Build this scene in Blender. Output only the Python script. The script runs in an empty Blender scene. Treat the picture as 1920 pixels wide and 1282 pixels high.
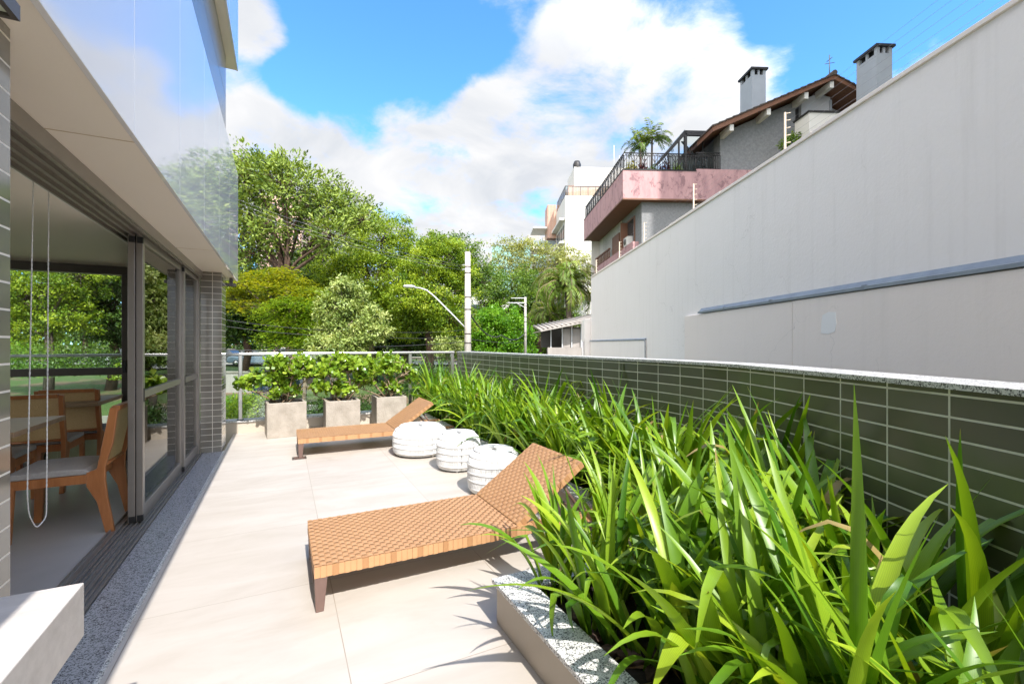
import bpy, bmesh, math, random
import numpy as np
from mathutils import Vector, Matrix
rad = math.radians
rng = np.random.default_rng(7)
random.seed(7)
scene = bpy.context.scene
COL = scene.collection

# ------------------------------------------------------------------ camera
EYE = Vector((0, 0, 1.3)); FPX = 860.0; YAW = math.atan(430 / 860.0)
cam_d = bpy.data.cameras.new("camera"); cam = bpy.data.objects.new("camera", cam_d); COL.objects.link(cam)
cam.location = EYE; cam.rotation_euler = (rad(90), 0, -YAW)
cam_d.sensor_width = 36; cam_d.lens = 36 * FPX / 1920; cam_d.shift_y = 4 / 1920
cam_d.clip_start = 0.02; cam_d.clip_end = 3000
scene.camera = cam
FW = Vector((math.sin(YAW), math.cos(YAW), 0)); RT = Vector((math.cos(YAW), -math.sin(YAW), 0))
def ray(x, y): return FW + RT * ((x - 960) / FPX) + Vector((0, 0, -(y - 645) / FPX))
def at(x, y, d): return EYE + ray(x, y) * d            # the place seen at a bearing, d metres ahead
def at_x(x, y, X): r = ray(x, y); return EYE + r * (X / r.x)

# ------------------------------------------------------------------ light
SUN = Vector((0.024, -0.90, 1.0)).normalized()           # towards the sun
EL = math.asin(SUN.z)
sd = bpy.data.lights.new("sun", 'SUN'); sun = bpy.data.objects.new("sun", sd); COL.objects.link(sun)
sd.energy = 2.0; sd.angle = rad(0.53); sd.color = (1.0, 0.965, 0.915)
sun.rotation_euler = (-SUN).to_track_quat('-Z', 'Y').to_euler(); sun.location = (0, 0, 40)
scene.view_settings.view_transform = 'Standard'; scene.view_settings.look = 'None'
scene.view_settings.gamma = 1; scene.view_settings.exposure = 1.93
try:
    c = scene.cycles
    c.max_bounces = 10; c.diffuse_bounces = 6; c.glossy_bounces = 4; c.transmission_bounces = 6; c.transparent_max_bounces = 12
    c.use_denoising = True; c.sample_clamp_indirect = 6.0; c.caustics_reflective = False; c.caustics_refractive = False
except Exception:
    pass

def N(nt, t, **kw):
    n = nt.nodes.new(t)
    for k, v in kw.items():
        if k.startswith('i_'):
            key = k[2:]
            key = int(key) if key.isdigit() else key.replace('_', ' ')
            n.inputs[key].default_value = v
        else: setattr(n, k, v)
    return n
def L(nt, a, b): nt.links.new(a, b)

world = bpy.data.worlds.new("World"); scene.world = world; world.use_nodes = True
nt = world.node_tree; nt.nodes.clear()
out = N(nt, 'ShaderNodeOutputWorld'); bg = N(nt, 'ShaderNodeBackground')
sky = N(nt, 'ShaderNodeTexSky'); sky.sky_type = 'NISHITA'; sky.sun_disc = False
sky.sun_elevation = EL; sky.sun_rotation = math.atan2(SUN.x, SUN.y); sky.air_density = 1.0; sky.dust_density = 0.3; sky.ozone_density = 2.0
bg.inputs['Strength'].default_value = 0.15
tc = N(nt, 'ShaderNodeTexCoord')
nrm = N(nt, 'ShaderNodeVectorMath', operation='NORMALIZE'); L(nt, tc.outputs['Generated'], nrm.inputs[0])
# a cloud sheet: directions projected on a flat layer overhead
sep = N(nt, 'ShaderNodeSeparateXYZ'); L(nt, nrm.outputs[0], sep.inputs[0])
zc = N(nt, 'ShaderNodeMath', operation='MAXIMUM', i_1=0.0); L(nt, sep.outputs[2], zc.inputs[0])
zz = N(nt, 'ShaderNodeMath', operation='ADD', i_1=0.22); L(nt, zc.outputs[0], zz.inputs[0])
dvx = N(nt, 'ShaderNodeMath', operation='DIVIDE'); L(nt, sep.outputs[0], dvx.inputs[0]); L(nt, zz.outputs[0], dvx.inputs[1])
dvy = N(nt, 'ShaderNodeMath', operation='DIVIDE'); L(nt, sep.outputs[1], dvy.inputs[0]); L(nt, zz.outputs[0], dvy.inputs[1])
cmb = N(nt, 'ShaderNodeCombineXYZ'); L(nt, dvx.outputs[0], cmb.inputs[0]); L(nt, dvy.outputs[0], cmb.inputs[1])
nz1 = N(nt, 'ShaderNodeTexNoise', i_Scale=3.3, i_Detail=12.0, i_Roughness=0.63, i_Distortion=0.25); L(nt, cmb.outputs[0], nz1.inputs['Vector'])
nz2 = N(nt, 'ShaderNodeTexNoise', i_Scale=2.1, i_Detail=6.0, i_Roughness=0.55, i_Distortion=0.6)
off = N(nt, 'ShaderNodeVectorMath', operation='ADD'); off.inputs[1].default_value = (5.3, 2.1, 1.7); L(nt, cmb.outputs[0], off.inputs[0]); L(nt, off.outputs[0], nz2.inputs['Vector'])
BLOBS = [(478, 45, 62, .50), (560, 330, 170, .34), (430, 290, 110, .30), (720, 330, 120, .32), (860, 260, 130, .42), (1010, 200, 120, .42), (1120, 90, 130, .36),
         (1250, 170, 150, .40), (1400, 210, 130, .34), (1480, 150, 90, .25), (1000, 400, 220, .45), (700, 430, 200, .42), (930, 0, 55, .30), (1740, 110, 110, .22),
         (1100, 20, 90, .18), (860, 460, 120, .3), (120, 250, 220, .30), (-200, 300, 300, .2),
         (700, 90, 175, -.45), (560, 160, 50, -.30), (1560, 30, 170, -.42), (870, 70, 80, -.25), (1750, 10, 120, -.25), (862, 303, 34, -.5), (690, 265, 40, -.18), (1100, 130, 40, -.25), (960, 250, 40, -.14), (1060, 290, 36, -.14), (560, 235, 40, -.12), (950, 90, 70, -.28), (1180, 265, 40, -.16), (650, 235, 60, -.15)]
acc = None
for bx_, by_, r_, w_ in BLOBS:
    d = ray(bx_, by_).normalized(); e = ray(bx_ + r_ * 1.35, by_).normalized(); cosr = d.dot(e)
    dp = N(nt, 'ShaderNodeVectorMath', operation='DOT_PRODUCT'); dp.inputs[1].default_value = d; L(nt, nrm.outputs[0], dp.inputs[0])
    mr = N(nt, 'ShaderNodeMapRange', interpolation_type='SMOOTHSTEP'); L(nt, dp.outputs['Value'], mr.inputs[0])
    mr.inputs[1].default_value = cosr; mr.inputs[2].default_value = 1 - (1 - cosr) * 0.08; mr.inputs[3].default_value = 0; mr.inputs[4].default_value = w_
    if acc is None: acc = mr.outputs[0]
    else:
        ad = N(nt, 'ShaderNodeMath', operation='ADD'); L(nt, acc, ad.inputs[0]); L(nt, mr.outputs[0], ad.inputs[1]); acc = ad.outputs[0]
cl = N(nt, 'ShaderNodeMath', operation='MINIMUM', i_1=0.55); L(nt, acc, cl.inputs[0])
nm = N(nt, 'ShaderNodeMath', operation='MULTIPLY_ADD', i_1=1.55, i_2=-0.53); L(nt, nz1.outputs[0], nm.inputs[0])
sm = N(nt, 'ShaderNodeMath', operation='ADD'); L(nt, cl.outputs[0], sm.inputs[0]); L(nt, nm.outputs[0], sm.inputs[1])
cov = N(nt, 'ShaderNodeMapRange', interpolation_type='SMOOTHSTEP'); L(nt, sm.outputs[0], cov.inputs[0])
cov.inputs[1].default_value = 0.33; cov.inputs[2].default_value = 0.82
crmp = N(nt, 'ShaderNodeValToRGB'); L(nt, nz2.outputs[0], crmp.inputs[0])
crmp.color_ramp.elements[0].position = 0.36; crmp.color_ramp.elements[0].color = (1.34, 1.40, 1.50, 1)
crmp.color_ramp.elements[1].position = 0.60; crmp.color_ramp.elements[1].color = (1.76, 1.76, 1.78, 1)
skt = N(nt, 'ShaderNodeMix', data_type='RGBA', blend_type='MULTIPLY'); skt.inputs[0].default_value = 1.0
L(nt, sky.outputs[0], skt.inputs[6]); skt.inputs[7].default_value = (0.31, 0.57, 0.80, 1)
# unseen cloud added behind and left of the viewer as fill light, boosted sunwards
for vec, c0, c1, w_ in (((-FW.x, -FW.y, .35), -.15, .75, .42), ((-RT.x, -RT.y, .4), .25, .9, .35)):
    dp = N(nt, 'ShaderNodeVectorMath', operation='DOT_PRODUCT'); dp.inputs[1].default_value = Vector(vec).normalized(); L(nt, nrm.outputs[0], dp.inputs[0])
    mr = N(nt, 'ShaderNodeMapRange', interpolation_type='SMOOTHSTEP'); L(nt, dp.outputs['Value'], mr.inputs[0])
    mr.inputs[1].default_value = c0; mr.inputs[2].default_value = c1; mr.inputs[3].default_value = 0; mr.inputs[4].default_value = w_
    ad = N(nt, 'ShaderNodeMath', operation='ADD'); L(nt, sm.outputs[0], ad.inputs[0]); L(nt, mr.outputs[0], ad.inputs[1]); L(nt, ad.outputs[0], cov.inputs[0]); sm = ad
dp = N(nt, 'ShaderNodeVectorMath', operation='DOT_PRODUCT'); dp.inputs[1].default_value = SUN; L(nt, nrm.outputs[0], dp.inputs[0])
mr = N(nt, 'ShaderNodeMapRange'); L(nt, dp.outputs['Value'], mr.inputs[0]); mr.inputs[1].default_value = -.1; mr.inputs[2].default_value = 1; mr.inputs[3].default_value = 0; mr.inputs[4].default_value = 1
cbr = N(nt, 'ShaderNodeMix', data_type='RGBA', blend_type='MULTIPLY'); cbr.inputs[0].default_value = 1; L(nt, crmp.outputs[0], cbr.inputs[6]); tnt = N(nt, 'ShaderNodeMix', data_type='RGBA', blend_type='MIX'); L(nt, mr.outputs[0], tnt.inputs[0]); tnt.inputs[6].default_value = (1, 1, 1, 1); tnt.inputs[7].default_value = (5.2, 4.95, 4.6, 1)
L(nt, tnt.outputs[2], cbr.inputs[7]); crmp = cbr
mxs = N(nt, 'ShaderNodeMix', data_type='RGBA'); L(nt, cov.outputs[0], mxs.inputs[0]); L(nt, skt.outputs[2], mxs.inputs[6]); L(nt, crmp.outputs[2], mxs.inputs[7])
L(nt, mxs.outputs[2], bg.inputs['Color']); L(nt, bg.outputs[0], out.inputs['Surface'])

# ------------------------------------------------------------------ materials
def newmat(name):
    m = bpy.data.materials.new(name); m.use_nodes = True; m.node_tree.nodes.clear(); return m, m.node_tree
def fin(nt, sh):
    o = N(nt, 'ShaderNodeOutputMaterial'); L(nt, sh, o.inputs['Surface'])
def rgb(c): return (c[0], c[1], c[2], 1)
def coords(nt, kind='Object'):
    if kind == 'UV':
        return N(nt, 'ShaderNodeUVMap').outputs[0]
    return N(nt, 'ShaderNodeTexCoord').outputs[kind]
def std(name, base, rough=.6, metal=0, spec=.5, var=None, vscale=3.0, bump=0, bscale=40.0, stretch=(1, 1, 1), coat=0, det=6, rvar=0):
    m, nt = newmat(name); p = N(nt, 'ShaderNodeBsdfPrincipled'); fin(nt, p.outputs[0])
    p.inputs['Base Color'].default_value = rgb(base); p.inputs['Roughness'].default_value = rough
    p.inputs['Metallic'].default_value = metal; p.inputs['Specular IOR Level'].default_value = spec
    if coat: p.inputs['Coat Weight'].default_value = coat; p.inputs['Coat Roughness'].default_value = .04
    mp = N(nt, 'ShaderNodeMapping'); L(nt, coords(nt), mp.inputs[0]); mp.inputs['Scale'].default_value = stretch
    if var:
        nz = N(nt, 'ShaderNodeTexNoise', i_Scale=vscale, i_Detail=det, i_Roughness=.6); L(nt, mp.outputs[0], nz.inputs['Vector'])
        mr = N(nt, 'ShaderNodeMapRange'); mr.inputs[1].default_value = .3; mr.inputs[2].default_value = .7; L(nt, nz.outputs[0], mr.inputs[0])
        mx = N(nt, 'ShaderNodeMix', data_type='RGBA'); L(nt, mr.outputs[0], mx.inputs[0]); mx.inputs[6].default_value = rgb(base); mx.inputs[7].default_value = rgb(var)
        L(nt, mx.outputs[2], p.inputs['Base Color'])
        if rvar:
            ra = N(nt, 'ShaderNodeMath', operation='MULTIPLY_ADD', i_1=rvar, i_2=rough - rvar / 2); L(nt, nz.outputs[0], ra.inputs[0]); L(nt, ra.outputs[0], p.inputs['Roughness'])
    if bump:
        nb = N(nt, 'ShaderNodeTexNoise', i_Scale=bscale, i_Detail=4.0); L(nt, mp.outputs[0], nb.inputs['Vector'])
        b = N(nt, 'ShaderNodeBump', i_Strength=bump, i_Distance=.01); L(nt, nb.outputs[0], b.inputs['Height']); L(nt, b.outputs[0], p.inputs['Normal'])
    return m
def tilemat(name, c1, c2, grout, w, h, mortar, rough, coords_kind='UV', off=(0, 0, 0), gbump=.6, spec=.5, dirt=None):
    m, nt = newmat(name); p = N(nt, 'ShaderNodeBsdfPrincipled'); fin(nt, p.outputs[0])
    mp = N(nt, 'ShaderNodeMapping'); L(nt, coords(nt, coords_kind), mp.inputs[0]); mp.inputs['Location'].default_value = off
    br = N(nt, 'ShaderNodeTexBrick', i_Scale=1.0, i_Mortar_Size=mortar / 2, i_Mortar_Smooth=.15, i_Bias=0.0, i_Brick_Width=w, i_Row_Height=h)
    br.offset = 0.0; br.offset_frequency = 2; br.squash = 1.0
    L(nt, mp.outputs[0], br.inputs['Vector'])
    br.inputs['Color1'].default_value = rgb(c1); br.inputs['Color2'].default_value = rgb(c2); br.inputs['Mortar'].default_value = rgb(grout)
    colr = br.outputs[0]
    nz = N(nt, 'ShaderNodeTexNoise', i_Scale=5.0, i_Detail=5.0, i_Roughness=.6); L(nt, mp.outputs[0], nz.inputs['Vector'])
    if dirt:
        mr = N(nt, 'ShaderNodeMapRange'); mr.inputs[1].default_value = .35; mr.inputs[2].default_value = .75; mr.inputs[4].default_value = dirt[1]; L(nt, nz.outputs[0], mr.inputs[0])
        mx = N(nt, 'ShaderNodeMix', data_type='RGBA'); L(nt, mr.outputs[0], mx.inputs[0]); L(nt, colr, mx.inputs[6]); mx.inputs[7].default_value = rgb(dirt[0]); colr = mx.outputs[2]
    L(nt, colr, p.inputs['Base Color']); p.inputs['Specular IOR Level'].default_value = spec
    rm = N(nt, 'ShaderNodeMapRange'); rm.inputs[3].default_value = rough; rm.inputs[4].default_value = .8; L(nt, br.outputs['Fac'], rm.inputs[0]); L(nt, rm.outputs[0], p.inputs['Roughness'])
    iv = N(nt, 'ShaderNodeMath', operation='SUBTRACT', i_0=1.0); L(nt, br.outputs['Fac'], iv.inputs[1])
    nb = N(nt, 'ShaderNodeMath', operation='MULTIPLY_ADD', i_1=.05); L(nt, nz.outputs[0], nb.inputs[0]); L(nt, iv.outputs[0], nb.inputs[2])
    b = N(nt, 'ShaderNodeBump', i_Strength=gbump, i_Distance=.003); L(nt, nb.outputs[0], b.inputs['Height']); L(nt, b.outputs[0], p.inputs['Normal'])
    return m
def granite(name, light, mid, dark, scale, rough=.35):
    m, nt = newmat(name); p = N(nt, 'ShaderNodeBsdfPrincipled'); fin(nt, p.outputs[0]); p.inputs['Roughness'].default_value = rough
    v = N(nt, 'ShaderNodeTexVoronoi', i_Scale=scale); L(nt, coords(nt), v.inputs['Vector'])
    sp = N(nt, 'ShaderNodeSeparateColor'); L(nt, v.outputs['Color'], sp.inputs[0])
    nz = N(nt, 'ShaderNodeTexNoise', i_Scale=scale * .25, i_Detail=3.0); L(nt, coords(nt), nz.inputs['Vector'])
    ad = N(nt, 'ShaderNodeMath', operation='MULTIPLY_ADD', i_1=.9, i_2=-.45); L(nt, nz.outputs[0], ad.inputs[0])
    a2 = N(nt, 'ShaderNodeMath', operation='ADD'); L(nt, sp.outputs[0], a2.inputs[0]); L(nt, ad.outputs[0], a2.inputs[1])
    cr = N(nt, 'ShaderNodeValToRGB'); cr.color_ramp.interpolation = 'CONSTANT'; L(nt, a2.outputs[0], cr.inputs[0])
    e = cr.color_ramp.elements; e[0].position = 0; e[0].color = rgb(dark); e[1].position = .22; e[1].color = rgb(mid)
    x = e.new(.42); x.color = rgb(light)
    L(nt, cr.outputs[0], p.inputs['Base Color'])
    return m
def glassmat(name, tint=(.93, .97, .95), base=.0, ior=1.5):
    m, nt = newmat(name)
    tr = N(nt, 'ShaderNodeBsdfTransparent'); tr.inputs[0].default_value = rgb(tint)
    gl = N(nt, 'ShaderNodeBsdfGlossy'); gl.inputs['Roughness'].default_value = .005
    fr = N(nt, 'ShaderNodeFresnel', i_IOR=ior)
    mx = N(nt, 'ShaderNodeMixShader'); L(nt, fr.outputs[0], mx.inputs[0]); L(nt, tr.outputs[0], mx.inputs[1]); L(nt, gl.outputs[0], mx.inputs[2]); fin(nt, mx.outputs[0])
    return m
def leafmat(name, cols, trans=.35, rough=.4, spec=.35, tip=None):
    """cols: ramp of leaf colours over each leaf's own random number"""
    m, nt = newmat(name)
    at_ = N(nt, 'ShaderNodeAttribute', attribute_name='rnd')
    cr = N(nt, 'ShaderNodeValToRGB'); L(nt, at_.outputs['Fac'], cr.inputs[0]); e = cr.color_ramp.elements
    e[0].position = 0; e[0].color = rgb(cols[0]); e[1].position = 1; e[1].color = rgb(cols[-1])
    for i, c_ in enumerate(cols[1:-1]): x = e.new((i + 1) / (len(cols) - 1)); x.color = rgb(c_)
    colr = cr.outputs[0]
    if tip:
        t_ = N(nt, 'ShaderNodeAttribute', attribute_name='t')
        # dry tips on some of the blades, lighter veins along every blade
        w_ = N(nt, 'ShaderNodeAttribute', attribute_name='w')
        dry = N(nt, 'ShaderNodeAttribute', attribute_name='dry')
        ss = N(nt, 'ShaderNodeMath', operation='SUBTRACT'); L(nt, t_.outputs['Fac'], ss.inputs[0]); L(nt, dry.outputs['Fac'], ss.inputs[1])
        ms = N(nt, 'ShaderNodeMapRange'); ms.inputs[1].default_value = 0; ms.inputs[2].default_value = .05; L(nt, ss.outputs[0], ms.inputs[0])
        wv = N(nt, 'ShaderNodeMath', operation='MULTIPLY', i_1=34.0); L(nt, w_.outputs['Fac'], wv.inputs[0])
        sn = N(nt, 'ShaderNodeMath', operation='SINE'); L(nt, wv.outputs[0], sn.inputs[0])
        sv = N(nt, 'ShaderNodeMapRange'); sv.inputs[1].default_value = -1; sv.inputs[2].default_value = 1; sv.inputs[3].default_value = 0; sv.inputs[4].default_value = .22; L(nt, sn.outputs[0], sv.inputs[0])
        mv = N(nt, 'ShaderNodeMix', data_type='RGBA'); L(nt, sv.outputs[0], mv.inputs[0]); L(nt, colr, mv.inputs[6]); mv.inputs[7].default_value = rgb((.03, .10, .012))
        mt = N(nt, 'ShaderNodeMix', data_type='RGBA'); L(nt, ms.outputs[0], mt.inputs[0]); L(nt, mv.outputs[2], mt.inputs[6]); mt.inputs[7].default_value = rgb(tip); colr = mt.outputs[2]
    p = N(nt, 'ShaderNodeBsdfPrincipled'); L(nt, colr, p.inputs['Base Color']); p.inputs['Roughness'].default_value = rough; p.inputs['Specular IOR Level'].default_value = spec
    tl = N(nt, 'ShaderNodeBsdfTranslucent'); hs = N(nt, 'ShaderNodeMix', data_type='RGBA', blend_type='MULTIPLY'); hs.inputs[0].default_value = 1; L(nt, colr, hs.inputs[6]); hs.inputs[7].default_value = (1.5, 1.35, .5, 1); L(nt, hs.outputs[2], tl.inputs[0])
    mx = N(nt, 'ShaderNodeMixShader'); mx.inputs[0].default_value = trans; L(nt, p.outputs[0], mx.inputs[1]); L(nt, tl.outputs[0], mx.inputs[2]); fin(nt, mx.outputs[0])
    return m
M = {}
def stonefloor():
    m, nt = newmat('porcelain_floor'); p = N(nt, 'ShaderNodeBsdfPrincipled'); fin(nt, p.outputs[0])
    co = coords(nt); mp = N(nt, 'ShaderNodeMapping'); L(nt, co, mp.inputs[0]); mp.inputs['Location'].default_value = (-.235 + .845 * 4, -2.72 + .93 * 6, 0)
    br = N(nt, 'ShaderNodeTexBrick', i_Scale=1.0, i_Mortar_Size=.0022, i_Mortar_Smooth=.1, i_Brick_Width=.845, i_Row_Height=.93); br.offset = 0; br.squash = 1
    L(nt, mp.outputs[0], br.inputs['Vector']); br.inputs['Color1'].default_value = rgb((.455, .41, .36)); br.inputs['Color2'].default_value = rgb((.49, .445, .395)); br.inputs['Mortar'].default_value = rgb((.30, .25, .20))
    m2 = N(nt, 'ShaderNodeMapping'); L(nt, co, m2.inputs[0]); m2.inputs['Scale'].default_value = (.8, 2.4, 1); m2.inputs['Rotation'].default_value = (0, 0, .5)
    nz = N(nt, 'ShaderNodeTexNoise', i_Scale=1.7, i_Detail=9.0, i_Roughness=.62, i_Distortion=.8); L(nt, m2.outputs[0], nz.inputs['Vector'])
    mr = N(nt, 'ShaderNodeMapRange'); mr.inputs[1].default_value = .38; mr.inputs[2].default_value = .72; mr.inputs[4].default_value = .8; L(nt, nz.outputs[0], mr.inputs[0])
    mx = N(nt, 'ShaderNodeMix', data_type='RGBA'); L(nt, mr.outputs[0], mx.inputs[0]); L(nt, br.outputs[0], mx.inputs[6]); mx.inputs[7].default_value = rgb((.385, .335, .28))
    nf = N(nt, 'ShaderNodeTexNoise', i_Scale=9.0, i_Detail=8.0, i_Roughness=.7); L(nt, co, nf.inputs['Vector'])
    mf = N(nt, 'ShaderNodeMapRange'); mf.inputs[1].default_value = .58; mf.inputs[2].default_value = .8; mf.inputs[4].default_value = .45; L(nt, nf.outputs[0], mf.inputs[0])
    mz = N(nt, 'ShaderNodeMix', data_type='RGBA'); L(nt, mf.outputs[0], mz.inputs[0]); L(nt, mx.outputs[2], mz.inputs[6]); mz.inputs[7].default_value = rgb((.40, .345, .28))
    L(nt, mz.outputs[2], p.inputs['Base Color'])
    ra = N(nt, 'ShaderNodeMath', operation='MULTIPLY_ADD', i_1=.25, i_2=.36); L(nt, nf.outputs[0], ra.inputs[0]); L(nt, ra.outputs[0], p.inputs['Roughness'])
    iv = N(nt, 'ShaderNodeMath', operation='SUBTRACT', i_0=1.0); L(nt, br.outputs['Fac'], iv.inputs[1])
    nb = N(nt, 'ShaderNodeMath', operation='MULTIPLY_ADD', i_1=.12); L(nt, nf.outputs[0], nb.inputs[0]); L(nt, iv.outputs[0], nb.inputs[2])
    b = N(nt, 'ShaderNodeBump', i_Strength=.35, i_Distance=.002); L(nt, nb.outputs[0], b.inputs['Height']); L(nt, b.outputs[0], p.inputs['Normal'])
    return m
M['floor'] = stonefloor()
M['floor_in'] = std('indoor_floor', (.40, .38, .365), .32, var=(.34, .325, .31), vscale=2.2)
M['tile'] = tilemat('green_glazed_tile', (.074, .078, .050), (.122, .124, .086), (.72, .69, .58), .25, .0733, .008, .22, dirt=((.10, .088, .06), .4), spec=.5)
M['tile_grey'] = tilemat('grey_green_tile', (.16, .145, .12), (.205, .19, .16), (.68, .63, .55), .25, .0733, .0065, .10, spec=.7)
M['tile_up'] = tilemat('upper_wall_tile', (.22, .20, .17), (.27, .25, .21), (.07, .065, .06), .0733, .5, .012, .2)
M['soffit'] = std('beige_soffit_paint', (.84, .77, .69), .45, var=(.81, .74, .66), vscale=.8, bump=.05, bscale=90)
M['fascia'] = std('glossy_white_panel', (.74, .74, .77), .03, spec=.45)
M['granite'] = granite('white_granite', (.64, .63, .605), (.38, .37, .35), (.085, .085, .085), 230)
M['granite_dark'] = granite('grey_granite', (.37, .37, .38), (.22, .22, .23), (.075, .075, .08), 220, .25)
M['alu'] = std('bronze_aluminium', (.30, .27, .245), .35, metal=.5, var=(.26, .235, .21), vscale=6)
M['alu_dark'] = std('dark_aluminium', (.09, .08, .072), .4, metal=.5)
M['alu_light'] = std('satin_aluminium', (.62, .60, .58), .28, metal=.9)
M['black'] = std('black_rubber', (.015, .015, .016), .45)
M['glass'] = glassmat('clear_glass', (.90, .93, .92))
M['glass_rail'] = glassmat('railing_glass', (.86, .92, .90))
M['white_wall'] = None
def plaster(name, a, b, streak, bump=.15):
    m, nt = newmat(name); p = N(nt, 'ShaderNodeBsdfPrincipled'); fin(nt, p.outputs[0]); p.inputs['Roughness'].default_value = .75; p.inputs['Specular IOR Level'].default_value = .25
    co = coords(nt)
    nz = N(nt, 'ShaderNodeTexNoise', i_Scale=.7, i_Detail=7.0, i_Roughness=.6); L(nt, co, nz.inputs['Vector'])
    mp = N(nt, 'ShaderNodeMapping'); L(nt, co, mp.inputs[0]); mp.inputs['Scale'].default_value = (5, 5, .22)
    st = N(nt, 'ShaderNodeTexNoise', i_Scale=2.0, i_Detail=6.0, i_Roughness=.6); L(nt, mp.outputs[0], st.inputs['Vector'])
    mx = N(nt, 'ShaderNodeMix', data_type='RGBA'); L(nt, nz.outputs[0], mx.inputs[0]); mx.inputs[6].default_value = rgb(a); mx.inputs[7].default_value = rgb(b)
    mr = N(nt, 'ShaderNodeMapRange'); mr.inputs[1].default_value = .52; mr.inputs[2].default_value = .8; mr.inputs[4].default_value = .5; L(nt, st.outputs[0], mr.inputs[0])
    m2 = N(nt, 'ShaderNodeMix', data_type='RGBA'); L(nt, mr.outputs[0], m2.inputs[0]); L(nt, mx.outputs[2], m2.inputs[6]); m2.inputs[7].default_value = rgb(streak)
    # fine settlement cracks here and there
    wn_ = N(nt, 'ShaderNodeTexNoise', i_Scale=2.3, i_Detail=5.0); L(nt, co, wn_.inputs['Vector'])
    wa = N(nt, 'ShaderNodeVectorMath', operation='MULTIPLY_ADD'); L(nt, wn_.outputs['Color'], wa.inputs[0]); wa.inputs[1].default_value = (.5, .5, .5); L(nt, co, wa.inputs[2])
    vo = N(nt, 'ShaderNodeTexVoronoi', feature='DISTANCE_TO_EDGE', i_Scale=1.15); L(nt, wa.outputs[0], vo.inputs['Vector'])
    ck = N(nt, 'ShaderNodeMapRange'); ck.inputs[1].default_value = .0; ck.inputs[2].default_value = .006; ck.inputs[3].default_value = 1; ck.inputs[4].default_value = 0; L(nt, vo.outputs['Distance'], ck.inputs[0])
    cm = N(nt, 'ShaderNodeMapRange'); cm.inputs[1].default_value = .50; cm.inputs[2].default_value = .62; cm.inputs[4].default_value = .4; L(nt, nz.outputs[0], cm.inputs[0])
    ckm = N(nt, 'ShaderNodeMath', operation='MULTIPLY'); L(nt, ck.outputs[0], ckm.inputs[0]); L(nt, cm.outputs[0], ckm.inputs[1])
    m4 = N(nt, 'ShaderNodeMix', data_type='RGBA'); L(nt, ckm.outputs[0], m4.inputs[0]); L(nt, m2.outputs[2], m4.inputs[6]); m4.inputs[7].default_value = (.45, .41, .38, 1); m2 = m4
    L(nt, m2.outputs[2], p.inputs['Base Color'])
    nb = N(nt, 'ShaderNodeTexNoise', i_Scale=26.0, i_Detail=6.0, i_Roughness=.65); L(nt, co, nb.inputs['Vector'])
    n3 = N(nt, 'ShaderNodeTexNoise', i_Scale=1.6, i_Detail=2.0); L(nt, co, n3.inputs['Vector'])
    sm = N(nt, 'ShaderNodeMath', operation='MULTIPLY_ADD', i_1=2.5); L(nt, n3.outputs[0], sm.inputs[0]); L(nt, nb.outputs[0], sm.inputs[2])
    bb = N(nt, 'ShaderNodeBump', i_Strength=bump, i_Distance=.012); L(nt, sm.outputs[0], bb.inputs['Height']); L(nt, bb.outputs[0], p.inputs['Normal'])
    return m
M['white_wall'] = plaster('white_painted_plaster', (.90, .855, .83), (.86, .81, .785), (.74, .695, .665), bump=.3)
M['white_panel'] = plaster('cream_painted_plaster', (.90, .81, .755), (.86, .77, .71), (.79, .71, .65))
M['patch'] = std('fresh_white_paint', (.86, .84, .83), .7)
M['flash'] = std('galvanised_flashing', (.30, .34, .385), .5, metal=.15, var=(.23, .26, .30), vscale=6)
M['beige_side'] = std('beige_porcelain', (.42, .36, .29), .5, var=(.37, .315, .25), vscale=3, stretch=(1, 1, 1), bump=.05)
M['kerb_tile'] = tilemat('kerb_tile', (.50, .44, .36), (.47, .41, .33), (.6, .55, .47), .845, .4, .005, .5, off=(.02, .2, 0))
M['bench'] = std('pale_stone_counter', (.56, .515, .475), .55, var=(.45, .41, .375), vscale=5, stretch=(.6, 5, 6), bump=.12, bscale=60)
M['concrete'] = std('concrete_planter', (.41, .36, .305), .8, var=(.27, .235, .19), vscale=5.5, bump=.6, bscale=45)
M['soil'] = std('dark_soil', (.045, .032, .024), .95, var=(.02, .015, .012), vscale=12, bump=1, bscale=30)
M['rock'] = std('brown_stones', (.13, .075, .055), .8, var=(.05, .036, .03), vscale=7, bump=.5, bscale=25)
M['weave_a'] = std('tan_strap', (.47, .265, .13), .45, spec=.4, var=(.42, .23, .11), vscale=9)
M['weave_b'] = std('tan_strap_dimmed', (.37, .195, .088), .45, spec=.4, var=(.33, .17, .076), vscale=9)  # darker strap copy: the light's fall on crosswise strands, put into the colour
M['lounger_metal'] = std('brown_painted_metal', (.17, .105, .085), .42, metal=.2, var=(.14, .085, .07), vscale=12)
M['cord'] = std('white_cord', (.74, .735, .72), .6, var=(.68, .675, .66), vscale=20)
M['cord_in'] = std('inner_white_shell', (.64, .63, .62), .7)
M['wood'] = std('reddish_wood', (.46, .185, .065), .35, var=(.33, .12, .04), vscale=4, stretch=(7, 7, 1.2), coat=.15)
M['table_wood'] = std('pale_table_wood', (.40, .285, .18), .4, var=(.31, .21, .13), vscale=4, stretch=(1.2, 9, 5))
M['cane'] = std('woven_cane', (.62, .44, .22), .6, var=(.48, .32, .14), vscale=120, bump=.4, bscale=160)
M['seatcloth'] = std('grey_seat_cloth', (.42, .40, .385), .9, var=(.35, .33, .32), vscale=60, bump=.3, bscale=300)
M['ceiling'] = std('white_ceiling_paint', (.86, .83, .79), .8)
M['wall_in'] = std('warm_grey_wall_paint', (.58, .54, .50), .8, bump=.04)
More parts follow.
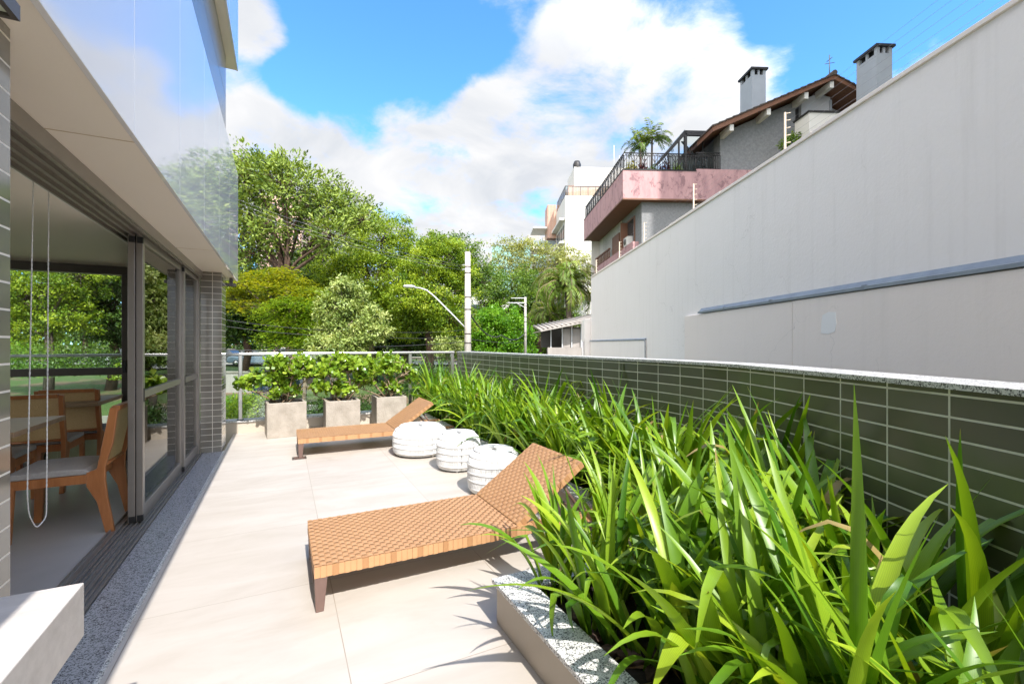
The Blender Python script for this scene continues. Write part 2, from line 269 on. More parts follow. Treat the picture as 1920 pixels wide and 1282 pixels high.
M['bark'] = std('grey_bark', (.16, .125, .095), .9, var=(.075, .055, .042), vscale=5, stretch=(1, 1, .35), bump=.8, bscale=14)
M['bark_red'] = std('brown_bark', (.12, .07, .045), .9, var=(.05, .032, .022), vscale=5, stretch=(1, 1, .35), bump=.8, bscale=14)
M['twig'] = std('pale_stem', (.30, .22, .14), .8, var=(.2, .14, .085), vscale=20)
M['stucco'] = std('grey_stucco', (.25, .25, .255), .9, var=(.17, .175, .18), vscale=9, bump=1, bscale=22, det=9)
M['stucco_lt'] = std('light_grey_render', (.50, .50, .51), .9, var=(.45, .45, .46), vscale=1, bump=.15, bscale=30)
M['chim'] = std('blue_grey_render', (.33, .355, .39), .85, var=(.29, .315, .35), vscale=1.3, bump=.15, bscale=30)
def pinkmat():
    m, nt = newmat('weathered_pink_paint'); p = N(nt, 'ShaderNodeBsdfPrincipled'); fin(nt, p.outputs[0]); p.inputs['Roughness'].default_value = .85
    co = coords(nt); mp = N(nt, 'ShaderNodeMapping'); L(nt, co, mp.inputs[0]); mp.inputs['Scale'].default_value = (1, 1, .3)
    a = N(nt, 'ShaderNodeTexNoise', i_Scale=1.8, i_Detail=8.0, i_Roughness=.68); L(nt, mp.outputs[0], a.inputs['Vector'])
    r = N(nt, 'ShaderNodeMapRange'); r.inputs[1].default_value = .46; r.inputs[2].default_value = .66; L(nt, a.outputs[0], r.inputs[0])
    mx = N(nt, 'ShaderNodeMix', data_type='RGBA'); L(nt, r.outputs[0], mx.inputs[0]); mx.inputs[6].default_value = rgb((.45, .265, .265)); mx.inputs[7].default_value = rgb((.33, .19, .20))
    m3 = N(nt, 'ShaderNodeMapping'); L(nt, co, m3.inputs[0]); m3.inputs['Scale'].default_value = (1, 1, .75); m3.inputs['Location'].default_value = (3, 1, 0)
    b = N(nt, 'ShaderNodeTexNoise', i_Scale=2.6, i_Detail=7.0, i_Roughness=.7, i_Distortion=.7); L(nt, m3.outputs[0], b.inputs['Vector'])
    rb = N(nt, 'ShaderNodeMapRange'); rb.inputs[1].default_value = .55; rb.inputs[2].default_value = .62; rb.inputs[4].default_value = .8; L(nt, b.outputs[0], rb.inputs[0])
    m2 = N(nt, 'ShaderNodeMix', data_type='RGBA'); L(nt, rb.outputs[0], m2.inputs[0]); L(nt, mx.outputs[2], m2.inputs[6]); m2.inputs[7].default_value = rgb((.20, .11, .12))
    L(nt, m2.outputs[2], p.inputs['Base Color'])
    return m
M['pink'] = pinkmat()
M['brown_wood'] = std('stained_eave_wood', (.19, .085, .045), .6, var=(.14, .06, .032), vscale=3, stretch=(1, 6, 1))
M['roof_tile'] = std('brown_roof_tile', (.085, .062, .05), .7, var=(.05, .04, .034), vscale=4, bump=.4, bscale=20)
M['dark_metal'] = std('dark_metal', (.03, .028, .027), .5, metal=.3)
M['dark_glass'] = std('dark_window_glass', (.03, .04, .045), .06, spec=.8)
M['bright_glass'] = std('sky_reflecting_glass', (.22, .26, .27), .05, spec=.9)
M['offwhite'] = std('offwhite_paint', (.66, .64, .60), .8, var=(.60, .575, .54), vscale=.5, bump=.08)
M['brickpale'] = tilemat('pale_red_brick', (.50, .28, .20), (.44, .25, .18), (.50, .44, .38), .5, .16, .03, .8)
M['brickpink'] = tilemat('pinkish_brick', (.52, .33, .26), (.48, .31, .25), (.50, .42, .36), .5, .2, .02, .8)
M['conc_pole'] = std('pole_concrete', (.46, .43, .39), .85, var=(.38, .35, .31), vscale=3, bump=.15)
M['conc_wall'] = std('stained_concrete', (.40, .37, .34), .9, var=(.28, .25, .23), vscale=2.2, stretch=(1, 1, .4), bump=.2)
M['wire'] = std('black_cable', (.03, .03, .03), .6)
M['wire_lt'] = std('bare_aluminium_cable', (.22, .22, .23), .45, metal=.6)
M['steel_lt'] = std('light_grey_paint', (.55, .56, .57), .4)
M['cream_post'] = std('cream_post_paint', (.62, .52, .40), .7)
M['asphalt'] = std('asphalt', (.06, .06, .062), .9, var=(.085, .083, .08), vscale=3, bump=.4, bscale=60)
M['pavement'] = std('pavement_concrete', (.34, .31, .27), .9, var=(.26, .235, .2), vscale=2, bump=.2)
M['car_blue'] = std('blue_grey_car_paint', (.13, .18, .25), .25, metal=.3, coat=1)
M['car_white'] = std('white_car_paint', (.7, .7, .7), .25, coat=1)
M['car_dark'] = std('dark_car_paint', (.03, .032, .037), .25, coat=1)
M['bin_blue'] = std('blue_plastic', (.012, .05, .11), .5)
M['lens'] = std('frosted_lamp_glass', (.50, .55, .44), .25)
def groundmat():
    m, nt = newmat('lawn_and_soil'); p = N(nt, 'ShaderNodeBsdfPrincipled'); fin(nt, p.outputs[0]); p.inputs['Roughness'].default_value = .95
    co = coords(nt)
    a = N(nt, 'ShaderNodeTexNoise', i_Scale=.22, i_Detail=6.0, i_Roughness=.6); L(nt, co, a.inputs['Vector'])
    b = N(nt, 'ShaderNodeTexNoise', i_Scale=6.0, i_Detail=8.0, i_Roughness=.7); L(nt, co, b.inputs['Vector'])
    g = N(nt, 'ShaderNodeMix', data_type='RGBA'); L(nt, b.outputs[0], g.inputs[0]); g.inputs[6].default_value = rgb((.035, .07, .012)); g.inputs[7].default_value = rgb((.11, .16, .03))
    s = N(nt, 'ShaderNodeMix', data_type='RGBA'); L(nt, b.outputs[0], s.inputs[0]); s.inputs[6].default_value = rgb((.15, .085, .05)); s.inputs[7].default_value = rgb((.25, .16, .10))
    r = N(nt, 'ShaderNodeMapRange'); r.inputs[1].default_value = .50; r.inputs[2].default_value = .58; L(nt, a.outputs[0], r.inputs[0])
    mx = N(nt, 'ShaderNodeMix', data_type='RGBA'); L(nt, r.outputs[0], mx.inputs[0]); L(nt, g.outputs[2], mx.inputs[6]); L(nt, s.outputs[2], mx.inputs[7]); L(nt, mx.outputs[2], p.inputs['Base Color'])
    bb = N(nt, 'ShaderNodeBump', i_Strength=1.0, i_Distance=.05); L(nt, b.outputs[0], bb.inputs['Height']); L(nt, bb.outputs[0], p.inputs['Normal'])
    return m
M['ground'] = groundmat()
# leaves
M['strap'] = leafmat('strap_leaf', [(.055, .15, .009), (.14, .275, .013), (.26, .40, .020), (.41, .53, .036)], .34, .36, .5, tip=(.36, .27, .10))
M['clusia'] = leafmat('clusia_leaf', [(.08, .17, .012), (.17, .29, .022), (.27, .40, .035), (.40, .50, .07)], .32, .28, .5)
M['lf_magnolia'] = leafmat('dull_green_leaf', [(.05, .09, .015), (.13, .20, .028), (.25, .33, .055), (.36, .43, .10)], .25, .48, .3)
M['lf_yellow'] = leafmat('yellow_green_leaf', [(.10, .16, .012), (.24, .28, .016), (.38, .36, .02)], .4)
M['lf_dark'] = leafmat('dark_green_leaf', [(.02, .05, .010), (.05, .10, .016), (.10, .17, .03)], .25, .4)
M['lf_feather'] = leafmat('fresh_green_leaf', [(.07, .16, .014), (.17, .28, .02), (.30, .40, .03)], .4)
M['lf_pale'] = leafmat('pale_edged_leaf', [(.09, .15, .03), (.26, .34, .08), (.50, .54, .21)], .25)
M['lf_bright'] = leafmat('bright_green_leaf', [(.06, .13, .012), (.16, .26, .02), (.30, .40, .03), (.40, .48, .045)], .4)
M['lf_mid'] = leafmat('mid_green_leaf', [(.05, .11, .014), (.12, .21, .025), (.21, .31, .04)], .35)
M['lf_olive'] = leafmat('olive_leaf', [(.16, .19, .05), (.29, .32, .09), (.42, .42, .15)], .35)
M['lf_lime'] = leafmat('vivid_green_leaf', [(.06, .18, .012), (.14, .32, .018), (.24, .42, .03)], .4)
M['lf_palm'] = leafmat('palm_leaflet', [(.07, .13, .02), (.16, .25, .035), (.32, .38, .07)], .3)
M['lf_red'] = leafmat('dark_red_leaf', [(.07, .015, .02), (.14, .03, .035)], .3)
M['lf_grey'] = leafmat('silver_leaf', [(.20, .23, .17), (.32, .35, .27)], .2)
M['lf_yflower'] = leafmat('yellow_leaf', [(.22, .24, .03), (.45, .40, .05)], .3)

# ------------------------------------------------------------------ mesh building
class MB:
    def __init__(s): s.v = []; s.f = []; s.mi = []; s.uv = []; s.sm = []
    def poly(s, pts, mi=0, uv=None, smooth=False):
        i = len(s.v); s.v += [tuple(p) for p in pts]; s.f.append(tuple(range(i, i + len(pts)))); s.mi.append(mi); s.sm.append(smooth)
        if uv is None:
            a, b, c_ = Vector(pts[0]), Vector(pts[1]), Vector(pts[2]); n = (b - a).cross(c_ - a)
            ax = (abs(n.x), abs(n.y), abs(n.z)); k = ax.index(max(ax))
            uv = [((p[1], p[2]) if k == 0 else (p[0], p[2]) if k == 1 else (p[0], p[1])) for p in pts]
        s.uv += [tuple(u) for u in uv]
    def box(s, x0, x1, y0, y1, z0, z1, mi=0, mat=None):
        c_ = [Vector(p) for p in ((x0, y0, z0), (x1, y0, z0), (x1, y1, z0), (x0, y1, z0), (x0, y0, z1), (x1, y0, z1), (x1, y1, z1), (x0, y1, z1))]
        fs = ((0, 3, 2, 1), (4, 5, 6, 7), (0, 1, 5, 4), (1, 2, 6, 5), (2, 3, 7, 6), (3, 0, 4, 7))
        for f in fs:
            pts = [c_[i] for i in f]
            ax = fs.index(f); uv = [((p.x, p.y) if ax < 2 else (p.x, p.z) if ax in (2, 4) else (p.y, p.z)) for p in pts]
            if mat is not None: pts = [mat @ p for p in pts]
            s.poly(pts, mi, uv)
        return s
    def prism(s, prof, axis, a, b, mi=0, smooth=False):
        """extrude a closed outline along an axis; prof in the two other axes"""
        def P(q, t): return (t, q[0], q[1]) if axis == 0 else (q[0], t, q[1]) if axis == 1 else (q[0], q[1], t)
        n = len(prof)
        A = [P(q, a) for q in prof]; B = [P(q, b) for q in prof]
        area = sum(prof[i][0] * prof[(i + 1) % n][1] - prof[(i + 1) % n][0] * prof[i][1] for i in range(n))
        flip = (area > 0) != (axis == 1)
        s.poly(A[::-1] if flip else A, mi); s.poly(B if flip else B[::-1], mi)
        for i in range(n):
            j = (i + 1) % n; q = [A[i], A[j], B[j], B[i]]
            s.poly(q if flip else q[::-1], mi, smooth=smooth)
        return s
    def tube(s, pts, radii, sides=6, mi=0, cap=True):
        pts = [Vector(p) for p in pts]
        if not hasattr(radii, '__len__'): radii = [radii] * len(pts)
        rings = []; ref = None
        for i, p in enumerate(pts):
            t = (pts[min(i + 1, len(pts) - 1)] - pts[max(i - 1, 0)])
            if t.length < 1e-9: t = Vector((0, 0, 1))
            t.normalize()
            if ref is None: ref = Vector((1, 0, 0)) if abs(t.x) < .8 else Vector((0, 1, 0))
            u = (ref - t * ref.dot(t))
            if u.length < 1e-6: u = t.orthogonal()
            u.normalize(); w = t.cross(u); ref = u
            rings.append([p + (u * math.cos(2 * math.pi * k / sides) + w * math.sin(2 * math.pi * k / sides)) * radii[i] for k in range(sides)])
        base = len(s.v)
        for r in rings: s.v += [tuple(q) for q in r]
        for i in range(len(rings) - 1):
            for k in range(sides):
                a = base + i * sides + k; b = base + i * sides + (k + 1) % sides
                s.f.append((a, b, b + sides, a + sides)); s.mi.append(mi); s.sm.append(True); s.uv += [(0, 0)] * 4
        if cap:
            s.f.append(tuple(base + k for k in range(sides))[::-1]); s.mi.append(mi); s.sm.append(False); s.uv += [(0, 0)] * sides
            e = base + (len(rings) - 1) * sides; s.f.append(tuple(e + k for k in range(sides))); s.mi.append(mi); s.sm.append(False); s.uv += [(0, 0)] * sides
        return s
    def lathe(s, prof, n=32, center=(0, 0, 0), mi=0, smooth=True):
        base = len(s.v); m = len(prof)
        for k in range(n):
            a = 2 * math.pi * k / n
            for r, z in prof: s.v.append((center[0] + r * math.cos(a), center[1] + r * math.sin(a), center[2] + z))
        for k in range(n):
            k2 = (k + 1) % n
            for i in range(m - 1):
                s.f.append((base + k * m + i, base + k2 * m + i, base + k2 * m + i + 1, base + k * m + i + 1)); s.mi.append(mi); s.sm.append(smooth); s.uv += [(0, 0)] * 4
        return s
    def build(s, name, mats, parent=None, bevel=0, seg=2):
        me = bpy.data.meshes.new(name); me.from_pydata(s.v, [], s.f)
        if not isinstance(mats, (list, tuple)): mats = [mats]
        for m in mats: me.materials.append(m)
        me.polygons.foreach_set('material_index', s.mi); me.polygons.foreach_set('use_smooth', s.sm)
        ul = me.uv_layers.new(name='UVMap'); ul.data.foreach_set('uv', np.array(s.uv, dtype=np.float32).ravel()) if s.uv else None
        me.update(); o = bpy.data.objects.new(name, me); COL.objects.link(o)
        if parent is not None: o.parent = parent
        if bevel:
            b = me; bm = bmesh.new(); bm.from_mesh(me); bmesh.ops.remove_doubles(bm, verts=bm.verts, dist=1e-5)
            bmesh.ops.recalc_face_normals(bm, faces=bm.faces); bm.to_mesh(me); bm.free()
            md = o.modifiers.new('bevel', 'BEVEL'); md.width = bevel; md.segments = seg; md.limit_method = 'ANGLE'; md.angle_limit = rad(40)
        return o
def box(name, x0, x1, y0, y1, z0, z1, m, parent=None, bevel=0):
    return MB().box(x0, x1, y0, y1, z0, z1).build(name, m, parent, bevel)
def tag(o, label, cat, group=None):
    o['label'] = label; o['category'] = cat
    if group: o['group'] = group
    return o
def thing(name, label, cat, loc=(0, 0, 0), rz=0, group=None):
    o = bpy.data.objects.new(name, None); COL.objects.link(o); o.location = loc; o.rotation_euler = (0, 0, rz); o.empty_display_size = .1
    return tag(o, label, cat, group)
def struct(o): o['kind'] = 'structure'; return o
def stuff(o): o['kind'] = 'stuff'; return o
def copy_tree(o, parent=None):
    c_ = o.copy(); COL.objects.link(c_); c_.parent = parent
    for ch in list(o.children): copy_tree(ch, c_)
    return c_
def np_mesh(name, verts, quads, mat, attrs=None, parent=None, smooth=False):
    me = bpy.data.meshes.new(name); nv = len(verts); nf = len(quads); k = quads.shape[1]
    me.vertices.add(nv); me.vertices.foreach_set('co', verts.astype(np.float32).ravel())
    me.loops.add(nf * k); me.loops.foreach_set('vertex_index', quads.astype(np.int32).ravel())
    me.polygons.add(nf); me.polygons.foreach_set('loop_start', np.arange(0, nf * k, k, dtype=np.int32)); me.polygons.foreach_set('loop_total', np.full(nf, k, dtype=np.int32))
    me.update(calc_edges=True); me.materials.append(mat)
    if smooth: me.polygons.foreach_set('use_smooth', np.ones(nf, dtype=bool))
    for n_, a in (attrs or {}).items():
        at_ = me.attributes.new(n_, 'FLOAT', 'POINT'); at_.data.foreach_set('value', a.astype(np.float32))
    o = bpy.data.objects.new(name, me); COL.objects.link(o)
    if parent is not None: o.parent = parent
    return o
def unit(a): return a / np.maximum(np.linalg.norm(a, axis=-1, keepdims=True), 1e-9)
def leaves(name, cen, axis, nor, ln, wd, rnd, mat, parent=None, fold=.15):
    """one folded leaf per row"""
    axis = unit(axis); side = unit(np.cross(axis, nor)); nor = np.cross(side, axis)
    ln = np.broadcast_to(ln, (len(cen),))[:, None]; wd = np.broadcast_to(wd, (len(cen),))[:, None]
    a = cen; b = cen + axis * ln * .5 + side * wd * .5 + nor * wd * fold; c_ = cen + axis * ln - nor * ln * .08; d = cen + axis * ln * .5 - side * wd * .5 + nor * wd * fold
    v = np.stack([a, b, c_, d], 1).reshape(-1, 3); q = np.arange(len(v)).reshape(-1, 4)
    return np_mesh(name, v, q, mat, {'rnd': np.repeat(rnd, 4)}, parent)

# ================================================================== the terrace
struct(box('terrace_floor', -.64, 2.0, -3.5, 7.78, -.3, 0, M['floor']))

# ---- our building: glazed room under a glossy overhang
bld = thing('apartment_building', 'glossy white and tiled apartment block with a beige soffit over open glass doors', 'building', (-.64, 6.9, 0))
def bp(o): o.location = -Vector(bld.location); return o        # parts are given in terrace coordinates
SOF = 2.16; XF = -.544
bp(MB().box(-3.2, -.665, -3, 1.735, 0, SOF).build('pillar', M['tile_grey'], bld, .003))
bp(MB().box(-.872, -.655, 6.5, 6.93, .0, SOF).build('pillar', M['tile_grey'], bld, .003))
bp(MB().box(-6.5, XF - .012, -4, 7.262, SOF, SOF + .1).build('soffit', M['soffit'], bld))
# hairline joints in the soffit
sjm = std('soffit_joint_filler', (.50, .38, .24), .8)
for y in (2.47, 5.0): bp(MB().box(-.85, XF - .013, y - .002, y + .002, SOF - .0015, SOF + .0005).build('soffit_joint', sjm, bld))
ys = [-2.5, -1.5, -.5, .45, 1.4, 2.376, 3.31, 4.25, 5.19, 6.12, 7.272]
for i in range(len(ys) - 1):
    pb = MB().box(XF - .02, XF, ys[i] + .002, ys[i + 1] - .002, SOF - .004, 3.6)
    o = bp(pb.build('fascia_panel', M['fascia'], bld, .0015)); 
bp(MB().box(-3.6, XF - .022, 7.25, 7.272, SOF + .1, 3.6).build('fascia_return', M['fascia'], bld))
bp(MB().box(-6.5, -.66, -4, 6.98, 3.2, 5.02).build('upper_wall', M['tile_up'], bld))
bp(MB().box(-6.5, -.575, -4, 7.25, 3.5, 3.58).build('ledge', M['soffit'], bld))
bp(MB().box(-6.5, XF - .012, -4, 7.262, 5.02, 5.1).build('upper_soffit', M['soffit'], bld))
for i in range(len(ys) - 1):
    bp(MB().box(XF - .02, XF, ys[i] + .002, ys[i + 1] - .002, 5.016, 6.45).build('fascia_panel', M['fascia'], bld, .0015))
bp(MB().box(-3.6, XF - .022, 7.25, 7.272, 5.1, 6.45).build('fascia_return', M['fascia'], bld))
bp(MB().box(-6.5, -.66, -4, 6.98, 6.0, 9).build('upper_wall', M['tile_up'], bld))
# sill and tracks
bp(MB().box(-.845, -.636, 1.735, 6.5, -.1, .012).build('sill', M['granite_dark'], bld, .004))
bp(MB().box(-.645, -.636 + .006, 1.735, 6.5, -.1, .0135).build('lit_sill_edge', M['granite'], bld))  # paler granite strip, paints the lit chamfer of the sill
tr = MB().box(-1.07, -.846, 1.735, 6.5, -.1, .004)
for x in (-1.066, -1.02, -.99, -.965, -.935, -.905, -.88, -.853): tr.box(x - .004, x + .004, 1.735, 6.5, .003, .02)
bp(tr.build('door_track', M['alu'], bld))
hd = MB().box(-1.07, -.86, 1.735, 6.5, 2.10, SOF - .001)
for x in (-1.06, -1.01, -.96, -.91, -.868): hd.box(x - .005, x + .005, 1.735, 6.5, 2.075, 2.101)
hd.box(-.862, -.85, 1.735, 6.5, 2.085, SOF - .002)
bp(hd.build('door_header', M['alu'], bld))
bp(MB().box(-1.03, -.97, 6.44, 6.499, .02, 2.08).box(-.905, -.874, 6.455, 6.499, .0205, 2.09).build('door_jamb', M['alu'], bld))
def leaf_door(x, y0, y1, label=None):
    fr = MB()
    fr.box(x - .02, x + .02, y0, y0 + .055, .02, 2.09).box(x - .018, x + .018, y1 - .045, y1, .02, 2.09)
    fr.box(x - .017, x + .017, y0 + .055, y1 - .045, .021, .125).box(x - .017, x + .017, y0 + .055, y1 - .045, 2.035, 2.089)
    fr.box(x - .017, x + .017, y0 + .055, y1 - .045, .905, .96)
    d = bp(fr.build('sliding_door', M['alu'], bld, .003))
    if label: d['label'] = label
    g = MB().box(x - .003, x + .003, y0 + .05, y1 - .04, .12, .91).box(x - .003, x + .003, y0 + .05, y1 - .04, .955, 2.04)
    g.build('glass_pane', M['glass'], d)
    h = MB().box(x + .018, x + .024, y0 + .018, y0 + .036, .88, .98)
    h.build('latch', M['black'], d)
    for z in (.045, 2.05): MB().box(x - .013, x + .021, y0 - .004, y0 + .02, z - .022, z + .022).build('roller', M['black'], d)
    return d
leaf_door(-.925, 4.165, 5.60); leaf_door(-.905, 5.605, 6.453)
leaf_door(-.969, 4.15, 5.52)
# ---- inside the room
struct(box('indoor_floor', -7, -1.07, -3, 6.5, -.2, .003, M['floor_in']))
bp(MB().box(-7, -.88, -3, 6.69, 2.43, 2.5).build('ceiling', M['ceiling'], bld))
bp(MB().prism([(-1.075, 2.105), (-1.075, 2.429), (-1.72, 2.429), (-1.50, 2.30)], 1, 1.75, 6.498).build('ceiling_bulkhead', M['ceiling'], bld))
ew = MB().box(-1.545, -.95, 6.5, 6.69, 0, 2.43).box(-7, -1.545, 6.5, 6.69, 2.17, 2.43)
bp(ew.build('end_wall', M['wall_in'], bld))
bp(MB().box(-7, -1.55, 6.485, 6.4995, 2.405, 2.429).build('shadow_gap', M['alu_dark'], bld))
sw = MB().box(-7.1, -7, -3, 6.69, 2.2, 2.43).box(-7.1, -7, -3, -2.2, 0, 2.2).box(-7.1, -7, 1.6, 2.0, 0, 2.2).box(-7.1, -7, 6.0, 6.69, 0, 2.2)  # unseen wall, its openings added to let daylight into the room
bp(sw.build('side_wall', M['wall_in'], bld))
bp(MB().box(-7.1, -.7, -3.1, -3, 0, 2.43).build('back_wall', M['wall_in'], bld))
wf = MB().box(-7, -1.545, 6.5, 6.62, 2.07, 2.17).box(-1.605, -1.545, 6.51, 6.60, .0, 2.07).box(-7, -1.605, 6.52, 6.58, .96, 1.04).box(-7, -1.605, 6.51, 6.60, .0, .07)
for x in (-3.6, -5.2): wf.box(x - .03, x + .03, 6.515, 6.595, .07, 2.07)
wfo = bp(wf.build('end_window', M['alu_dark'], bld, .003))
MB().box(-7, -1.60, 6.547, 6.553, .06, .965).box(-7, -1.60, 6.547, 6.553, 1.035, 2.075).build('glass_pane', M['glass'], wfo)
MB().box(-1.59, -1.565, 6.49, 6.512, .98, 1.12).build('handle', M['black'], wfo)
cl_ = at(105, 428, 3.4)
bp(MB().lathe([(.0, 2.424), (.045, 2.424), (.06, 2.428), (.065, 2.431)], 20, (-2.0, 5.6, 0)).build('downlight', M['cane'], bld))

# ---- blind cord
ch = MB(); X0 = -1.10
a0 = at_x(64, 292, X0); a1 = at_x(51, 930, X0); b0 = at_x(92, 308, X0); b1 = at_x(87, 970, X0)
bot = at_x(68, 991, X0); bl = at_x(54, 965, X0)
loop = [a0 + Vector((0, 0, .12)), a0.lerp(a1, .5), a1, bl, bot, b1, b1.lerp(b0, .5), b0 + Vector((0, 0, .12))]
P_ = []
for i in range(len(loop) - 1):
    n_ = max(2, int((loop[i + 1] - loop[i]).length / .012))
    for k in range(n_): P_.append(loop[i].lerp(loop[i + 1], k / n_))
P_.append(loop[-1])
for it in range(8):
    P_ = [P_[0]] + [(P_[i - 1] + P_[i] * 2 + P_[i + 1]) / 4 for i in range(1, len(P_) - 1)] + [P_[-1]]
ch.tube(P_, [.0034 if i % 2 else .0022 for i in range(len(P_))], 6)
tag(ch.build('blind_cord', M['cord']), 'white beaded blind cord hanging in a long loop inside the open glass door', 'cord')

# ---- wall lamps under the soffit
def flood(name, loc, rz, s, label, tilt=0):
    t = thing(name, label, 'lamp', loc, rz)
    MB().box(-.02, .02, -.02, .02, -.07, 0).build('bracket', M['alu_dark'], t, .003)
    h = MB().box(-s, s, -s, s, -.095, -.072); 
    for k in (-1, 1): h.box(k * s - .012 * (k > 0), k * s + .012 * (k < 0), -s, s, -.108, -.095).box(-s + .012, s - .012, k * s - .012 * (k > 0), k * s + .012 * (k < 0), -.108, -.095)
    hh = h.build('lamp_housing', M['alu_dark'], t)
    MB().box(-s + .0125, s - .0125, -s + .0125, s - .0125, -.100, -.0955).build('lens', M['lens'], t)
flood('flood_light', (-.61, 1.41, SOF), 0, .062, 'square dark framed floodlight with pale glass right above the tiled corner')
flood('flood_light', (-.60, 6.98, SOF), 0, .055, 'small black floodlight under the far corner of the beige soffit')

# ---- stone counter at the near left
cn = thing('stone_counter', 'pale stone counter end in front of the tiled pillar', 'counter', (-.7, .9, 0))
MB().box(-.30, .215, -2.3, .745, .505, .65).build('counter_top', M['bench'], cn, .003)
MB().box(-.30, .165, -2.3, .70, .0, .488).box(-.28, .15, -2.3, .68, .488, .506).build('counter_side', M['bench'], cn, .004)

# ---- parapet at the end of the terrace, glass railing on it
kw = thing('kerb_wall', 'low beige tiled kerb wall with a granite top under the glass railing', 'low wall', (0, 7.78, 0))
MB().box(-7, 2.77, 0, .24, -.6, .155).build('wall', M['kerb_tile'], kw)
MB().box(-7, 2.77, -.022, .26, .156, .178).build('coping', M['granite'], kw, .003)
rl = thing('glass_railing', 'aluminium framed glass railing along the far end of the terrace', 'railing', (0, 7.88, .178))
px_ = [-5.6, -4.34, -3.08, -1.82, -.56, .705, 1.97, 2.735]
for x in px_:
    MB().box(x - .024, x + .024, -.024, .024, 0, .955).build('post', M['alu_light'], rl, .004)
    MB().box(x - .045, x + .045, -.04, .04, 0, .008).build('base_plate', M['alu_dark'], rl)
MB().box(-7, 2.77, -.032, .032, .955, .992).build('handrail', M['alu_light'], rl, .006)
for i in range(len(px_) - 1):
    MB().box(px_[i] + .026, px_[i + 1] - .026, -.004, .004, .03, .953).build('glass_pane', M['glass_rail'], rl)

# ---- curved tiled wall on the right
ctrl = [(1.0, -1.3), (1.22, -.86), (1.85, .44), (2.455, 1.68), (2.61, 2.03), (2.70, 2.45), (2.742, 3.0), (2.765, 5.0), (2.79, 7.77), (2.80, 8.05)]
def spline(ps, n=14):
    o = []
    for i in range(1, len(ps) - 2):
        p0, p1, p2, p3 = [np.array(ps[k]) for k in (i - 1, i, i + 1, i + 2)]
        for k in range(n):
            t = k / n; o.append(.5 * ((2 * p1) + (-p0 + p2) * t + (2 * p0 - 5 * p1 + 4 * p2 - p3) * t * t + (-p0 + 3 * p1 - 3 * p2 + p3) * t ** 3))
    o.append(np.array(ps[-2])); return o
path = spline(ctrl)
tang = [unit(path[min(i + 1, len(path) - 1)] - path[max(i - 1, 0)]) for i in range(len(path))]
nrm_ = [np.array([t[1], -t[0]]) for t in tang]             # towards the neighbour
arc = [0]
for i in range(1, len(path)): arc.append(arc[-1] + np.linalg.norm(path[i] - path[i - 1]))
def ribbon(name, lo, hi, z0, z1, mat, parent):
    mb = MB()
    def pt(i, o, z): q = path[i] + nrm_[i] * o; return (q[0], q[1], z)
    vo = -1.131 + .0733 * 40
    for i in range(len(path) - 1):
        u0, u1 = arc[i], arc[i + 1]; j = i + 1
        mb.poly([pt(j, lo, z0), pt(i, lo, z0), pt(i, lo, z1), pt(j, lo, z1)], 0, [(u1, z0 + vo), (u0, z0 + vo), (u0, z1 + vo), (u1, z1 + vo)], True)
        mb.poly([pt(i, hi, z0), pt(j, hi, z0), pt(j, hi, z1), pt(i, hi, z1)], 0, [(u0, z0 + vo), (u1, z0 + vo), (u1, z1 + vo), (u0, z1 + vo)], True)
        mb.poly([pt(i, lo, z1), pt(i, hi, z1), pt(j, hi, z1), pt(j, lo, z1)], 0)
        mb.poly([pt(i, lo, z0), pt(j, lo, z0), pt(j, hi, z0), pt(i, hi, z0)], 0)
    e = len(path) - 1
    mb.poly([pt(e, lo, z0), pt(e, lo, z1), pt(e, hi, z1), pt(e, hi, z0)], 0)
    return mb.build(name, mat, parent)
tw = thing('tiled_wall', 'curved dark green tiled wall with a granite coping behind the planting', 'wall')
ribbon('wall', 0, .22, -1.5, 1.15, M['tile'], tw)
ribbon('coping', -.014, .245, 1.151, 1.171, M['granite'], tw)

# ---- raised bed
bed = thing('raised_bed', 'raised planting bed with speckled granite coping and beige tiled side', 'planter bed', (.9, 1.97, 0))
def bl_(o): o.location = -Vector(bed.location); return o
bl_(MB().box(.897, .93, -2, 1.955, 0, .178).box(.93, 1.95, 1.92, 1.955, 0, .178).box(1.915, 1.95, 1.955, 7.77, 0, .178).build('bed_side', M['beige_side'], bed, .002))
bl_(MB().box(.878, 1.036, -2, 1.972, .179, .2).box(1.037, 2.055, 1.815, 1.972, .179, .2).box(1.897, 2.055, 1.973, 7.77, .179, .2).build('coping', M['granite'], bed, .003))
sp_ = [(1.0, -2.0), (1.0, 1.85), (2.0, 1.85), (2.0, 7.78), (2.9, 7.78), (2.9, 2.2), (2.5, 1.5), (1.2, -1.0), (.7, -2.0)]
so = MB(); so.poly([(x, y, .105) for x, y in sp_])
bl_(so.build('soil', M['soil'], bed))
def rightx(y):   # the tiled wall's face at a given y
    for i in range(len(path) - 1):
        if path[i][1] <= y <= path[i + 1][1]:
            t = (y - path[i][1]) / (path[i + 1][1] - path[i][1]); return path[i][0] + t * (path[i + 1][0] - path[i][0])
    return 2.79
def bedleft(y): return 1.04 if y < 1.81 else 2.06
bm = bmesh.new()
for k in range(420):
    y = random.uniform(-.2, 7.6); l = bedleft(y); r = rightx(y)
    x = l + .03 + (r - l - .06) * random.random() ** 1.6
    q = bmesh.ops.create_icosphere(bm, subdivisions=1, radius=random.uniform(.018, .05), matrix=Matrix.Translation((x, y, .115)) @ Matrix.Rotation(random.uniform(0, 6), 4, 'Z') @ Matrix.Diagonal((1.3, .9, .75, 1)))
    for v in q['verts']: v.co += Vector((random.uniform(-1, 1), random.uniform(-1, 1), random.uniform(-1, 1))) * .007
me = bpy.data.meshes.new('stones'); bm.to_mesh(me); bm.free(); me.materials.append(M['rock']); o = bpy.data.objects.new('stones', me); COL.objects.link(o); stuff(o)
